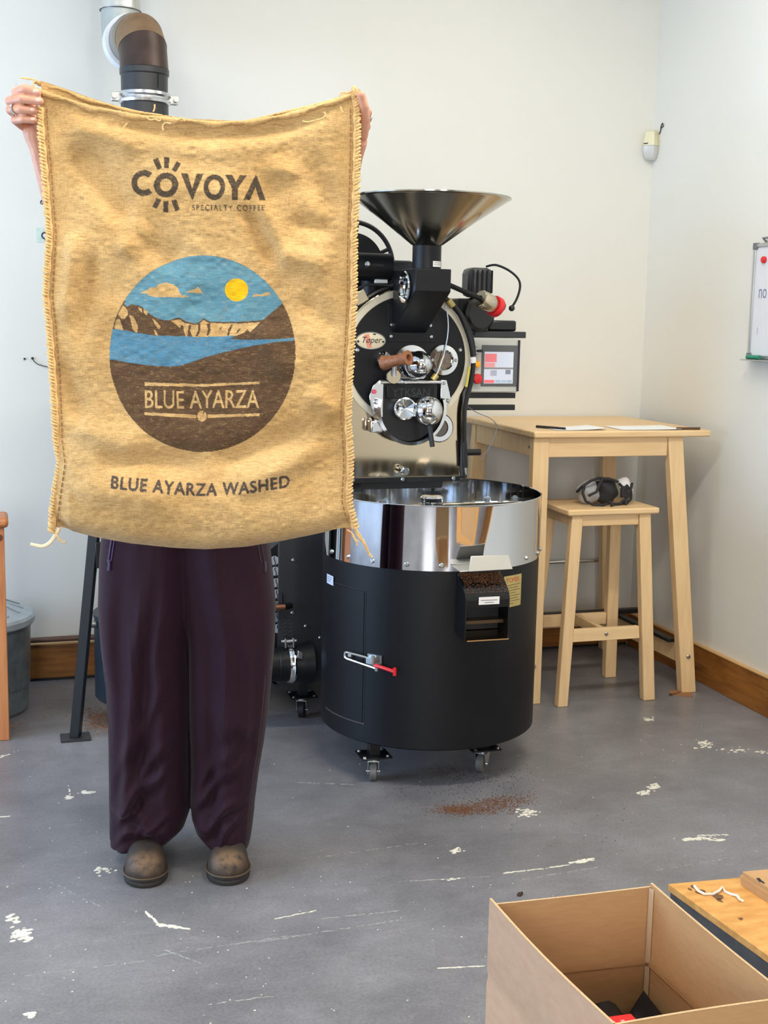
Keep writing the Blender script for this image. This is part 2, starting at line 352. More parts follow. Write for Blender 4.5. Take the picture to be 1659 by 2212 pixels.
o = sl_.build('floor_scratches', mat('pale_floor_scratch', (166, 165, 163), .6), FLOOR, recalc=False); o['kind'] = 'stuff'
def spill(name, m, label, blobs, size):
    mb = MB()
    for (u, v, su, sv, k) in blobs:
        for _ in range(k):
            p = wz(u + random.gauss(0, su), v + random.gauss(0, sv)); r = random.uniform(.5, 1.2) * size
            a = random.uniform(0, 6.28); h = random.uniform(.4, 1.0) * size
            q = [(p.x + r * math.cos(a + t), p.y + r * math.sin(a + t) * .8, 0.0005) for t in (0, 2.1, 4.2)] + [(p.x, p.y, h)]
            mb.add(q, [(0, 2, 1), (0, 1, 3), (1, 2, 3), (2, 0, 3)])
    return solo(mb, name, m, label, 'spill', stuff=True, sharp=10)
spill('coffee_chaff', M_GROUND, 'orange brown coffee chaff swept in a streak on the floor before the drum', [(1020, 1748, 45, 7, 900), (1080, 1732, 32, 6, 500), (985, 1752, 22, 5, 300), (1130, 1722, 18, 6, 60)], .0028)
spill('coffee_grounds', M_GROUND2, 'dark coffee grounds scattered on the floor under the drum beside its right caster', [(970, 1668, 28, 8, 420), (960, 1700, 70, 20, 260), (1040, 1675, 40, 10, 160), (1080, 1700, 60, 25, 120), (1270, 1790, 90, 30, 40)], .0024)
spill('coffee_chaff', M_CHAFF, 'pale brown coffee chaff on the floor between the black angled post and the person', [(215, 1552, 20, 12, 420), (225, 1568, 20, 8, 160), (120, 1520, 50, 25, 60)], .0045)
spill('coffee_chaff', M_CHAFF, 'thin trail of pale chaff on the floor by the rear left caster', [(685, 1535, 16, 9, 160), (660, 1555, 30, 6, 60)], .0028)
spill('coffee_chaff', M_CHAFF, 'few chaff flakes on the floor in front of the galvanised bin', [(25, 1568, 18, 6, 60)], .004)

# ================================================================== WALL ITEMS
hp = MB(); hp.cyl((XL, YB - .045, .176), (-0.62, YB - .045, .176), .011, n=16)
for x in (-3.6, -2.6, -1.6, -0.9): hp.box(x - .008, x + .008, YB - .045, YB, .165, .18)
solo(hp, 'heating_pipe', mat('brown_painted_pipe', (104, 76, 60), .45), 'brown pipe running along the back wall just above the skirting board', 'pipe')
hp = MB().cyl((0.55, YB - .03, .401), (1.24, YB - .03, .401), .008, n=12)
for x in (.6, 1.22): hp.box(x - .006, x + .006, YB - .03, YB, .394, .408)
solo(hp, 'wall_rod', M_CHROME, 'thin bright metal rod fixed low on the back wall behind the stool', 'rod')
t = thing('wall_sticker', 'pale green sticker with a black ringed badge on the back wall beside the sack', 'sticker', wy(92, 509, YB - .001))
a = wy(78, 492, YB); b = wy(112, 524, YB)
MB().box(a.x, a.x + .028, YB - .002, YB, b.z, a.z).build('green_patch', mat('pale_green_print', (186, 214, 200), .6, rgb2=(214, 226, 220), scale=60), t)
p = wy(97, 509, YB); MB().cyl((p.x, YB - .003, p.z), (p.x, YB, p.z), .014, n=24).build('badge', M_BLACKG, t)
MB().cyl((p.x, YB - .004, p.z), (p.x, YB - .003, p.z), .008, n=24).build('badge_centre', M_GALV, t)
pts = [wy(u, v, YB - .004) for u, v in ((70, 774), (74, 781), (82, 787), (95, 791), (120, 796), (150, 797))]
c = MB().tube(pts, .0016, 6); c.ball(pts[0], .005, 8, 6)
solo(c, 'wall_cable', M_INK, 'thin dark cable stub drooping from a hole in the back wall left of the sack', 'cable')
p = wy(53, 775, YB); solo(MB().cyl((p.x, YB - .006, p.z), (p.x, YB, p.z), .004, n=10), 'wall_screw', M_INK, 'small dark screw in the back wall left of the cable stub', 'screw')

# corner motion sensor
c0 = Vector((XR, YB, 2.215)); dirv = Vector((-1, -1, 0)).normalized(); sd = Vector((1, -1, 0)).normalized()
t = thing('motion_sensor', 'cream motion sensor mounted high in the corner of the two walls', 'sensor', c0 + Vector((-.03, -.03, -.065)))
def sens(prof):   # prof: list of (z, half width, depth) -> rounded front body
    rows = []
    for z, w, d in prof:
        rows.append([c0 + Vector((0, 0, z)) + dirv * dd + sd * ww for ww, dd in ((-w, .016), (-w, d * .62), (-w * .72, d * .93), (0, d), (w * .72, d * .93), (w, d * .62), (w, .016))])
    mb = MB().grid(rows, closed=True); n = len(rows[0]); mb.f += [list(range(n))[::-1], list(range((len(rows) - 1) * n, len(rows) * n))]; return mb
sens([(.062, .020, .052), (.056, .026, .062), (.02, .031, .072), (-.002, .032, .074)]).build('housing', M_CREAM, t)
sens([(-.003, .0318, .0735), (-.03, .031, .070), (-.052, .026, .058), (-.060, .018, .046)]).build('lens', mat('milky_lens', (206, 208, 204), .3), t)
MB().box(0, .001, 0, .001, 0, .001)
ln = MB(); ln.hexa([c0 + Vector((0, 0, z)) + dirv * d + sd * w for z in (.004, .008) for w, d in ((-.022, .060), (-.022, .0705), (-.002, .0742), (-.002, .06))]).build('seam_line', M_INK, t)
cb = [wx(u, v, XR - .004) for u, v in ((1424, 290), (1427, 282), (1428, 272), (1431, 266), (1433, 272), (1429, 276))]
MB().tube(cb, .0022, 6).build('cable', M_INK, t)

# whiteboard on right wall
t = thing('whiteboard', 'white magnetic board in a thin aluminium frame on the right wall', 'whiteboard', (XR, -.25, 1.33))
y1, y0, z0, z1 = .042, -.62, 1.33, 1.758
MB().box(XR - .012, XR - .001, y0, y1, z0, z1).build('panel', mat('whiteboard_enamel', (222, 224, 228), .18), t)
fr = mat('aluminium_frame', (188, 190, 190), .35, .7)
for nm, b_ in (('frame_rail', (y0, y1, z1 - .014, z1)), ('frame_rail', (y0, y1, z0, z0 + .014)), ('frame_stile', (y1 - .014, y1, z0 + .014, z1 - .014)), ('frame_stile', (y0, y0 + .014, z0 + .014, z1 - .014))):
    MB().box(XR - .017, XR - .0005, *b_).build(nm, fr, t, .002)
for yy in (y1 - .022, y0 - .003):
    for zz in (z0 - .003, z1 - .022):
        MB().box(XR - .02, XR - .0005, yy, yy + .025, zz, zz + .025).build('corner_cap', mat('grey_corner_plastic', (112, 112, 118), .5), t, .003)
MB().box(XR - .06, XR - .002, -.5, y1 - .02, z0 - .006, z0 - .002).build('pen_tray', fr, t, .001)
MB().tube([(XR - .004, -.02, 1.762), (XR - .02, -.02, 1.775), (XR - .004, -.05, 1.778)], .004, 8).build('hanger', mat('grey_hook', (120, 120, 122), .5), t)
mb = text_mb(MB(), 'no', lambda a, b: (XR - .0125, -.004 - a * .05, 1.555 + b * .035)); mb.build('handwriting', mat('grey_marker_ink', (120, 126, 158), .6), t, recalc=False)
MB().box(XR - .0126, XR - .012, -.012, -.006, 1.42, 1.448).build('marker_smear', mat('lilac_marker_ink', (188, 184, 214), .6), t)
p = wx(1648, 561, XR - .02)
solo(MB().lathe([(0, .012), (.009, .012), (.0125, .009), (.013, 0), (0, 0)], (XR - .0122, p.y, p.z), (-1, 0, 0), 20), 'board_magnet', M_RED, 'round red magnet at the top corner of the whiteboard', 'magnet')
solo(MB().cyl((XR - .035, .012, z0 + .007), (XR - .035, -.07, z0 + .007), .008, n=12), 'marker_pen', mat('green_marker', (30, 132, 100), .4), 'green marker lying on the pen tray of the whiteboard', 'pen')

# ================================================================== LEFT: CABINET, BIN
t = thing('wooden_cabinet', 'orange pine cabinet with a rounded overhanging top at the left edge', 'cabinet', (-1.6, .25, 0))
MB().box(-1.9, -1.347, .165, .305, 0.0, .738).build('body', M_PINE, t, .003)
MB().box(-1.92, -1.333, .150, .312, .738, .772).build('top', mat('pine_top', (196, 128, 76), .45, rgb2=(176, 106, 60), scale=8, stretch=(.6, 6, 6)), t, .012)
p = wy(-2, 1162, .164); MB().cyl((p.x, .1655, p.z), (p.x, .1635, p.z), .012, n=20).build('wood_knot', mat('dark_knot', (92, 44, 24), .5), t)

C = Vector((-1.475, .55, 0))
t = thing('galvanised_bin', 'galvanised metal bin with a domed lid behind the pine cabinet', 'bin', C)
prof = [(0, .0), (.192, .0), (.196, .008), (.2, .012), (.204, .1), (.206, .102), (.208, .1), (.214, .325), (.208, .33), (0, .33)]
MB().lathe(prof, C, n=64).build('body', M_GALVD, t)
MB().lathe([(.226, .328), (.230, .333), (.230, .352), (.222, .362), (.205, .366), (.19, .372), (.12, .402), (.05, .414), (0, .416)], C, n=64).build('lid', M_GALV, t)
h = MB()
for k in range(16):
    a = 2 * PI * k / 16
    h.tube([C + Vector((math.cos(a) * r, math.sin(a) * r, z + .002)) for r, z in ((.19, .372), (.12, .402), (.06, .412))], .004, 6)
h.build('lid_ribs', M_GALV, t)
q = [C + Vector((math.cos(a) * .212, math.sin(a) * .212, z)) for a, z in ((-1.35, .29), (-1.18, .275), (-1.0, .27), (-.95, .285), (-1.05, .30))]
q = [Vector((p.x, p.y - .012, p.z)) for p in q]
MB().tube(q, .004, 8).build('handle', M_ZINC, t)

# ================================================================== BAR TABLE, STOOL
def leg(mb, fx, fy, tx, ty, w, d, z1, w2=None, z0=0.0):   # foot corner, top corner (front left), width, depth
    w2 = w2 or w
    mb.hexa([(fx, fy, z0), (fx + w2, fy, z0), (fx + w2, fy + d, z0), (fx, fy + d, z0), (tx, ty, z1), (tx + w, ty, z1), (tx + w, ty + d, z1), (tx, ty + d, z1)]); return mb
t = thing('bar_table', 'tall birch bar table with splayed legs and a square top', 'table', (.93, .5, 0))
MB().box(.552, 1.300, .14, .872, 1.022, 1.048).build('tabletop', M_BIRCHX, t, .006)
leg(MB(), .545, .118, .560, .16, .064, .04, 1.0215).build('leg', M_BIRCH, t, .003)
leg(MB(), 1.221, .114, 1.126, .16, .064, .04, 1.0215).build('leg', M_BIRCH, t, .003)
leg(MB(), .50, .80, .560, .77, .064, .04, 1.0215).build('leg', M_BIRCH, t, .003)
leg(MB(), 1.215, .80, 1.155, .77, .064, .04, 1.0215).build('leg', M_BIRCH, t, .003)
MB().box(.6245, 1.1255, .164, .186, .948, 1.0215).build('apron', M_BIRCHX, t, .002)
MB().box(.6245, 1.1545, .785, .806, .948, 1.0215).build('apron', M_BIRCHX, t, .002)
MB().box(.566, .588, .2005, .7695, .948, 1.0215).build('apron', M_BIRCH, t, .002)
MB().box(1.168, 1.19, .2005, .7695, .948, 1.0215).build('apron', M_BIRCH, t, .002)
def stretcher(x0, x1, yy0, yy1, za, zb):
    return MB().hexa([(x0, yy0, za), (x0 + .022, yy0, za), (x1 + .022, yy1, za), (x1, yy1, za), (x0, yy0, zb), (x0 + .022, yy0, zb), (x1 + .022, yy1, zb), (x1, yy1, zb)])
stretcher(1.222, 1.214, .157, .80, .115, .19).build('rail', M_BIRCH, t, .002)
stretcher(.56, .53, .16, .80, .115, .19).build('rail', M_BIRCH, t, .002)
MB().box(.565, 1.215, .805, .827, .112, .186).build('rail', M_BIRCHX, t, .002)
MB().box(1.19, 1.221, .19, .654, .191, .205).build('foot_bar', M_BLACKS, t, .002)
MB().box(.56, 1.378, .655, .69, .198, .218).build('foot_bar', M_BLACKS, t, .003)
for xx, yy, zz in ((1.243, .1155, .148), (.578, .1195, .148)):
    s = MB().lathe([(.0, .004), (.006, .004), (.009, 0)], (xx, yy + .001, zz), (0, -1, 0), 14); s.build('screw', M_ZINC, t)
s = MB().lathe([(.0, .003), (.005, .003), (.008, 0)], (.565, .215, .985), (-1, 0, 0), 14); s.build('screw', M_ZINC, t)
# papers and a pen on the table
def sheet(cx, cy, w, d, a, z, name, m, label, cat, bow=0.0, th=.0012):
    rows = []
    for j in range(7):
        r = []
        for i in range(7):
            x = (i / 6 - .5) * w; y = (j / 6 - .5) * d
            r.append(Vector((cx + x * math.cos(a) - y * math.sin(a), cy + x * math.sin(a) + y * math.cos(a), z + th + bow * (i / 6) ** 3)))
        rows.append(r)
    mb = MB().grid(rows); n = len(mb.v); mb.grid([[p - Vector((0, 0, th)) for p in r] for r in rows])
    return solo(mb, name, m, label, cat)
sheet(.76, .245, .21, .15, .08, 1.0485, 'paper_sheet', M_PAPER, 'white paper sheet at the near left corner of the table', 'paper', .006)
sheet(1.06, .25, .25, .18, -.05, 1.0485, 'paper_sheet', M_PAPER, 'white paper sheet at the near right of the table', 'paper', .003)
pb = wz(1075, 912, 1.056); pe = wz(1155, 922, 1.056)
solo(MB().cyl((.63, .30, 1.0535), (.70, .19, 1.0535), .005, n=10), 'pen', M_INK, 'dark pen lying at the left edge of the tabletop', 'pen')
solo(MB().cyl((1.165, .17, 1.0535), (1.262, .162, 1.0535), .005, n=10), 'pencil', mat('brown_pencil', (92, 66, 48), .5), 'brown pencil at the near right corner of the tabletop', 'pencil')
# cardboard shim
t2 = MB()
t2.hexa([(1.165, .10, 0), (1.235, .055, 0), (1.258, .10, 0), (1.19, .15, 0), (1.165, .10, .004), (1.235, .055, .004), (1.258, .10, .004), (1.19, .15, .004)])
t2.hexa([(1.150, .095, .012), (1.165, .088, .009), (1.218, .118, .005), (1.195, .15, .005), (1.150, .095, .015), (1.165, .088, .012), (1.218, .118, .008), (1.195, .15, .008)])
solo(t2, 'cardboard_shim', mat('brown_cardboard_scrap', (150, 108, 72), .8), 'folded brown cardboard scrap at the foot of the near right table leg', 'scrap')

t = thing('bar_stool', 'birch bar stool with four splayed legs under the bar table', 'stool', (.865, .23, 0))
MB().box(.678, 1.062, .085, .375, .733, .757).build('seat', M_BIRCHX, t, .006)
leg(MB(), .655, .06, .702, .10, .046, .034, .7325, .042).build('leg', M_BIRCH, t, .003)
leg(MB(), 1.021, .06, .985, .10, .048, .034, .7325, .050).build('leg', M_BIRCH, t, .003)
leg(MB(), .655, .385, .702, .335, .046, .034, .7325, .042).build('leg', M_BIRCH, t, .003)
leg(MB(), 1.021, .385, .985, .335, .048, .034, .7325, .050).build('leg', M_BIRCH, t, .003)
MB().box(.7485, .9845, .106, .126, .690, .7325).build('apron', M_BIRCHX, t, .002)
MB().box(.7485, .9845, .343, .363, .690, .7325).build('apron', M_BIRCHX, t, .002)
MB().box(.708, .728, .1345, .3345, .690, .7325).build('apron', M_BIRCH, t, .002)
MB().box(1.006, 1.026, .1345, .3345, .690, .7325).build('apron', M_BIRCH, t, .002)
MB().hexa([(.716, .082, .246), (1.002, .082, .246), (1.002, .104, .246), (.716, .104, .246), (.722, .086, .294), (.999, .086, .294), (.999, .108, .294), (.722, .108, .294)]).build('rung', M_BIRCHX, t, .002)
MB().box(.72, 1.0, .362, .384, .236, .284).build('rung', M_BIRCHX, t, .002)
MB().box(.848, .870, .1085, .3615, .250, .288).build('rung', M_BIRCH, t, .002)
MB().lathe([(0, .004), (.005, .004), (.008, 0)], (.859, .0835, .27), (0, -1, 0), 14).build('screw', M_ZINC, t)

# strapped black and grey mask on the stool
ZS = .757
t = thing('dust_mask', 'black and grey dust mask with straps and a white filter on the stool seat', 'mask', (.90, .25, ZS))
def blob(mb, c, r, sc, seed, n=22, m=14, amp=.18, flat=None):
    rr = random.Random(seed); ph = [(rr.uniform(1, 3), rr.uniform(1, 3), rr.uniform(0, 6)) for _ in range(5)]; k = len(mb.v); mb.ball(c, r, n, m, sc)
    for i in range(k, len(mb.v)):
        p = Vector(mb.v[i]) - Vector(c); d = 1 + amp * sum(math.sin(a * p.x / r * 2 + b * p.z / r * 2 + q + p.y / r) for a, b, q in ph) / 5
        p = Vector(c) + p * d
        if flat is not None and p.z < flat: p.z = flat
        mb.v[i] = tuple(p)
    return mb
M_MASKG = mat('grey_mask_fabric', (168, 168, 170), .8, var=.1, scale=60); M_MASKB = mat('black_mask_fabric', (34, 34, 36), .7, var=.15, scale=40); M_MASKW = mat('white_filter', (226, 226, 226), .6)
blob(MB(), (.825, .225, ZS + .045), .05, (.95, .8, .95), 3, flat=ZS + .001).build('face_piece', M_MASKG, t)
blob(MB(), (.895, .215, ZS + .05), .055, (.9, .75, .95), 8, amp=.25, flat=ZS + .001).build('cover', M_MASKB, t)
MB().lathe([(0, .032), (.026, .032), (.036, .026), (.040, .010), (.038, -.012), (0, -.014)], (.985, .24, ZS + .058), (.75, -.35, .35), 28).build('filter', M_MASKW, t)
s = MB()
def strap(pts): s.tube([Vector(p) + Vector((0, 0, ZS)) for p in pts], .0055, 7)
strap([(.79, .19, .075), (.775, .17, .05), (.785, .16, .02), (.81, .155, .008), (.85, .15, .006), (.89, .155, .012)])
strap([(.77, .21, .05), (.78, .185, .075), (.81, .18, .095), (.85, .19, .105), (.90, .185, .10), (.93, .18, .09)])
strap([(.80, .17, .04), (.83, .165, .055), (.845, .17, .085), (.86, .18, .10)])
strap([(.93, .175, .085), (.955, .17, .06), (.96, .165, .02), (.955, .16, .006)])
strap([(.975, .20, .075), (.995, .195, .05), (.99, .185, .02), (.97, .18, .006), (.93, .165, .006), (.90, .155, .007)])
strap([(.94, .17, .01), (.965, .165, .03), (.985, .18, .06), (1.0, .20, .08)])
strap([(.88, .15, .02), (.89, .14, .006), (.88, .135, .005)])
s.build('straps', M_MASKB, t)
MB().box(.935, .965, .16, .172, ZS + .03, ZS + .075).build('strap_buckle', M_RUBBER, t, .003)

# ================================================================== CARDBOARD BOX, BOARD
t = thing('cardboard_box', 'large open cardboard box with its flaps off in the bottom right corner', 'box', (-.28, -2.22, 0))
A_, B_, C_, D_ = Vector((-.456, -1.992, 0)), Vector((-.108, -2.012, 0)), Vector((-.092, -2.461, 0)), Vector((-.425, -2.452, 0))
ZB = .32; TH = .005
def panel(p, q, inward, bow=0.0, z0=0.0, z1=ZB, dz=(0, 0)):
    rows_o = []; rows_i = []; n = 10
    nrm = Vector(inward)
    for j, (z, k) in enumerate(((z0, 0), (z0 + (z1 - z0) * .46, .3), (z0 + (z1 - z0) * .5, .28), (z0 + (z1 - z0) * .54, .34), (z0 + (z1 - z0) * .8, .75), (z1, 1))):
        ro = []; ri = []
        for i in range(n + 1):
            u = i / n; top = (dz[0] * (1 - u) + dz[1] * u) * k
            P = p.lerp(q, u) + nrm * (bow * math.sin(PI * u) * k + (.003 if j == 2 else 0)); P.z = z + top
            ro.append(P.copy()); ri.append(P + nrm * TH)
        rows_o.append(ro); rows_i.append(ri)
    mb = MB(); n1 = n + 1; m = len(rows_o)
    mb.grid(rows_o); mb.grid(rows_i)
    off = m * n1
    for i in range(n):
        mb.f.append([i, i + 1, off + i + 1, off + i]); a = (m - 1) * n1
        mb.f.append([a + i, a + i + 1, off + a + i + 1, off + a + i])
    for j in range(m - 1):
        for i in (0, n): mb.f.append([j * n1 + i, (j + 1) * n1 + i, off + (j + 1) * n1 + i, off + j * n1 + i])
    edge = [rows_o[-1], rows_i[-1]]
    return mb, edge
M_CARDO = mat('cardboard_outer_side', (198, 164, 136), .8, rgb2=(190, 156, 128), scale=24, stretch=(1, 1, 2), bump=.03)
for nm, p, q, inw, bow, m, dz in (('side_panel', D_, A_, (1, .02, 0), -.007, M_CARDO, (0, .004)), ('back_panel', A_ + Vector((.012, 0, 0)), B_, (0, -1, 0), .002, M_CARD, (-.008, -.002)),
                              ('side_panel', B_, C_, (-1, 0, 0), .004, M_CARD, (.004, 0)), ('front_panel', C_, D_, (0, 1, 0), .004, M_CARD, (0, -.004))):
    mb, e = panel(p, q, inw, bow, dz=dz); ob = mb.build(nm, m, t)
    ed = MB().grid([[v + Vector((0, 0, .0006)) for v in e[0]], [v + Vector((0, 0, .0006)) for v in e[1]]]); ed.build('cut_edge', M_CARDE, ob)
MB().hexa([(D_.x, D_.y, .001), (C_.x, C_.y, .001), (B_.x, B_.y, .001), (A_.x, A_.y, .001), (D_.x, D_.y, .006), (C_.x, C_.y, .006), (B_.x, B_.y, .006), (A_.x, A_.y, .006)]).build('bottom_panel', M_CARD, t)
for za, zb in ((.158, .318), (.02, .15)):
    MB().hexa([(B_.x - .011, B_.y - .0062, za), (B_.x - .0056, B_.y - .017, za), (B_.x - .0058, B_.y - .017, zb), (B_.x - .011, B_.y - .0064, zb),
               (B_.x - .0115, B_.y - .0068, za), (B_.x - .0062, B_.y - .0175, za), (B_.x - .0064, B_.y - .0175, zb), (B_.x - .0115, B_.y - .007, zb)]).build('packing_tape', M_TAPE, t)
M_CREASE = mat('pressed_cardboard_crease', (150, 112, 72), .85)
for p, q, inw in ((A_ + Vector((.016, 0, 0)), B_, (0, -1, 0)), (B_, C_, (-1, 0, 0))):
    o_ = Vector(inw) * (TH + .0026)
    MB().tube([p + o_ + Vector((0, 0, .153)), q + o_ + Vector((0, 0, .153))], .0016, 6).build('score_crease', M_CREASE, t)
# black plastic bag and red packet in the box
rows = []
for j in range(20):
    r = []
    for i in range(20):
        u = i / 19; v = j / 19; x = -.412 + .293 * u; y = -2.40 + .375 * v
        e = min(1, 14 * u, 40 * (1 - u)) * min(1, 20 * (1 - v), 6 * v)
        z = .010 + e * (.088 + .008 * math.sin(7 * u + 3) + .006 * math.sin(9 * v + 5 * u) - .042 * math.exp(-((u - .82) / .075) ** 2) + .014 * math.exp(-((u - .945) / .04) ** 2))
        r.append((x, y, z))
    rows.append(r)
bg = MB().grid(rows); n = len(bg.v); bg.add([(-.412, -2.40, .0065), (-.119, -2.40, .0065), (-.119, -2.025, .0065), (-.412, -2.022, .0065)], [(3, 2, 1, 0)])
solo(bg, 'plastic_bag', M_BAG, 'crumpled black plastic bag lying inside the cardboard box', 'bag', sharp=80)
rp = MB(); rp.hexa([(-.335, -2.24, .112), (-.205, -2.255, .112), (-.208, -2.128, .112), (-.32, -2.125, .112), (-.335, -2.24, .120), (-.205, -2.255, .120), (-.208, -2.128, .120), (-.32, -2.125, .120)])
rpo = solo(rp, 'red_packet', mat('bright_red_packet', (236, 52, 56), .4), 'bright red packet lying on the black bag in the box', 'packet', .001)
lb = MB()
for k in range(4): lb.box(-.30 + k * .02, -.292 + k * .02, -2.19, -2.145, .1202, .1206)
lb.build('printed_bars', mat('pink_print', (250, 170, 170), .5), rpo)

ZP = .15
t = thing('plywood_board', 'worn orange plywood board with a grey edge beside the cardboard box', 'board', (.5, -2.1, 0))
p0 = wz(1443, 1909, ZP); p1 = wz(1555, 1899, ZP); d1 = (p1 - p0).normalized(); p2 = wz(1659, 2063, ZP); d2 = (p2 - p0).normalized()
w_, l_ = .75, .9
MB().hexa([v + Vector((0, 0, z - ZP)) for z in (.132, ZP) for v in (p0 + d2 * l_, p0 + d2 * l_ + d1 * w_, p0 + d1 * w_, p0)]).build('deck', M_PLY, t, .002)
k0 = p0 + (d1 + d2) * .004
MB().hexa([v + Vector((0, 0, z - ZP)) for z in (.05, .1315) for v in (k0 + d2 * (l_ - .01), k0 + d2 * (l_ - .01) + d1 * .03, k0 + d1 * .03, k0)]).build('side_rail', M_PLYE, t, .002)
MB().hexa([v + Vector((0, 0, z - ZP)) for z in (.05, .1315) for v in (k0 + d1 * (w_ - .01) + d2 * .03, k0 + d1 * (w_ - .01), k0 + d1 * .031, k0 + d1 * .031 + d2 * .03)]).build('end_rail', M_PLYE, t, .002)
for a_ in (.06, .78):
    for b_ in (.05, .66):
        q = p0 + d1 * b_ + d2 * a_; MB().box(q.x - .03, q.x + .03, q.y - .03, q.y + .03, 0, .0498 if b_ < .6 else .1315).build('block', M_PLYE, t, .003)
for (u, v, r) in ((1500, 1916, .008), (1512, 1926, .012), (1490, 1921, .006), (1548, 1936, .014), (1556, 1946, .007), (1600, 1985, .006)):
    q = wz(u, v, ZP); n = 8; chip = MB()
    base = [(q.x + r * random.uniform(.4, 1.2) * math.cos(6.28 * i / n), q.y + r * 1.6 * random.uniform(.4, 1.2) * math.sin(6.28 * i / n), ZP + .0006) for i in range(n)]
    chip.add(base, [tuple(range(n))]); chip.build('dark_scrape', mat('dark_scrape', (108, 76, 48), .8), t)
tw = [wz(u, v, ZP + .004) for u, v in ((1500, 1914), (1508, 1926), (1522, 1931), (1540, 1930), (1554, 1925), (1560, 1918), (1566, 1925), (1580, 1931), (1592, 1936), (1598, 1944), (1606, 1945))]
tw = [v + Vector((0, 0, .002 * math.sin(i * 1.7))) for i, v in enumerate(tw)]
solo(MB().tube(tw, .0032, 8), 'twine', M_TWINE, 'white twine scrap lying across the plywood board', 'string')
q0 = wz(1600, 1912, ZP); zz = ZP + .0005
for k in range(7):
    th = .0045; j = random.uniform(-.003, .003)
    base = [q0 + d2 * .62 + d1 * j, q0 + d2 * .62 + d1 * .45, q0 + d1 * .45 + d2 * j, q0 + d1 * j + d2 * j]
    sh = MB().hexa([Vector((v.x, v.y, zz)) for v in base] + [Vector((v.x, v.y, zz + th)) for v in base])
    nth = ('topmost cardboard sheet of', 'second cardboard sheet from the top of', 'third cardboard sheet from the top of', 'middle cardboard sheet of', 'third cardboard sheet from the bottom of', 'second cardboard sheet from the bottom of', 'lowest cardboard sheet of')[6 - k]
    so = solo(sh, 'cardboard_sheet', M_CARD, nth + ' the flat stack on the plywood board', 'cardboard', group='flat cardboard sheets on the plywood board')
    zz += th + .0004
mk = MB()
for (u, v, r) in ((1640, 1901, .01), (1648, 1906, .006)):
    q = wz(u, v, zz); mk.add([(q.x - r * .6, q.y - r, zz + .0002), (q.x + r * .3, q.y - r, zz + .0002), (q.x + r * .7, q.y + r, zz + .0002), (q.x - r * .2, q.y + r, zz + .0002)], [(0, 1, 2, 3)])
mk.build('ink_mark', M_INK, so)

# ================================================================== CHAFF COLLECTOR AND FLUE
CX, CY = -.855, .30
t = thing('chaff_collector', 'black cyclone chaff collector on a splayed steel stand behind the person', 'machine', (CX, CY, 0))
MB().lathe([(0, .092), (.19, .092), (.195, .098), (.195, .385), (.198, .387), (.198, .40), (0, .40)], (CX, CY, 0), n=56).build('collecting_bin', mat('blue_black_enamel', (40, 52, 64), .4), t)
MB().lathe([(.07, .401), (.085, .44), (.19, .95), (.2, .97), (.2, 1.45), (.1, 1.49), (.082, 1.5), (0, 1.5)], (CX, CY, 0), n=56).build('cyclone_body', M_BLACK, t)
MB().box(-.66, -.44, .36, .46, 1.2, 1.36).build('inlet_duct', M_BLACK, t, .004)
bo = MB(); bo.cyl((-1.05, .25, .372), (-1.062, .246, .372), .012, n=12); bo.ball((-1.063, .246, .372), .008, 10, 6); bo.build('lid_clip', M_ZINC, t)
def stand_leg(fx, fy, tx, ty, tz):
    a = Vector((fx, fy, .008)); b = Vector((tx, ty, tz)); ax = (b - a).normalized(); side = Vector((.92, -.38, 0)); side = (side - ax * side.dot(ax)).normalized(); w = ax.cross(side)
    r = .0165; mb = MB(); cs = [side * r * i + w * r * j for i, j in ((-1, -1), (1, -1), (1, 1), (-1, 1))]
    f0 = [a + c_ for c_ in cs]
    for c_ in f0: c_.z = .008
    mb.hexa(f0 + [b + c_ for c_ in cs]); lg = mb.build('leg', mat('blue_black_steel', (22, 27, 31), .35), t, .002)
    MB().box(fx - .05, fx + .05, fy - .04, fy + .04, 0, .008).build('foot_plate', M_BLACKG, lg, .001); return lg
lg = stand_leg(-1.13, .132, -1.02, .20, 1.0); stand_leg(-.60, .20, -.68, .25, 1.0); stand_leg(-.86, .62, -.855, .48, 1.0)
p = wy(214, 1208, .16); MB().box(p.x - .012, p.x + .012, .15, .17, p.z - .03, p.z + .06).build('bracket', M_BLACKS, t, .002)
MB().tube([(p.x, .16, p.z - .01), (p.x + .05, .2, p.z + .01)], .005, 8).build('brace_rod', M_BLACKG, t)

t = thing('flue_pipe', 'black stove flue pipe with a brown elbow rising above the sack', 'pipe', (CX, CY, 1.5))
r = .0795
MB().lathe([(r, 1.501), (r, 2.17), (0, 2.17)], (CX, CY, 0), n=48).build('lower_pipe', M_BLACKG if False else mat('black_flue_steel', (42, 43, 46), .4), t)
MB().lathe([(r - .002, 2.168), (r - .001, 2.244), (r + .003, 2.248), (r + .003, 2.266), (r, 2.268)], (CX, CY, 0), n=48).build('upper_pipe', MATS['black_flue_steel'], t)
s = MB().tube([(CX + .038, CY - r + .009, 2.20), (CX + .038, CY - r + .009, 2.245)], .0014, 5); s.build('pipe_seam', M_BLACKS, t)
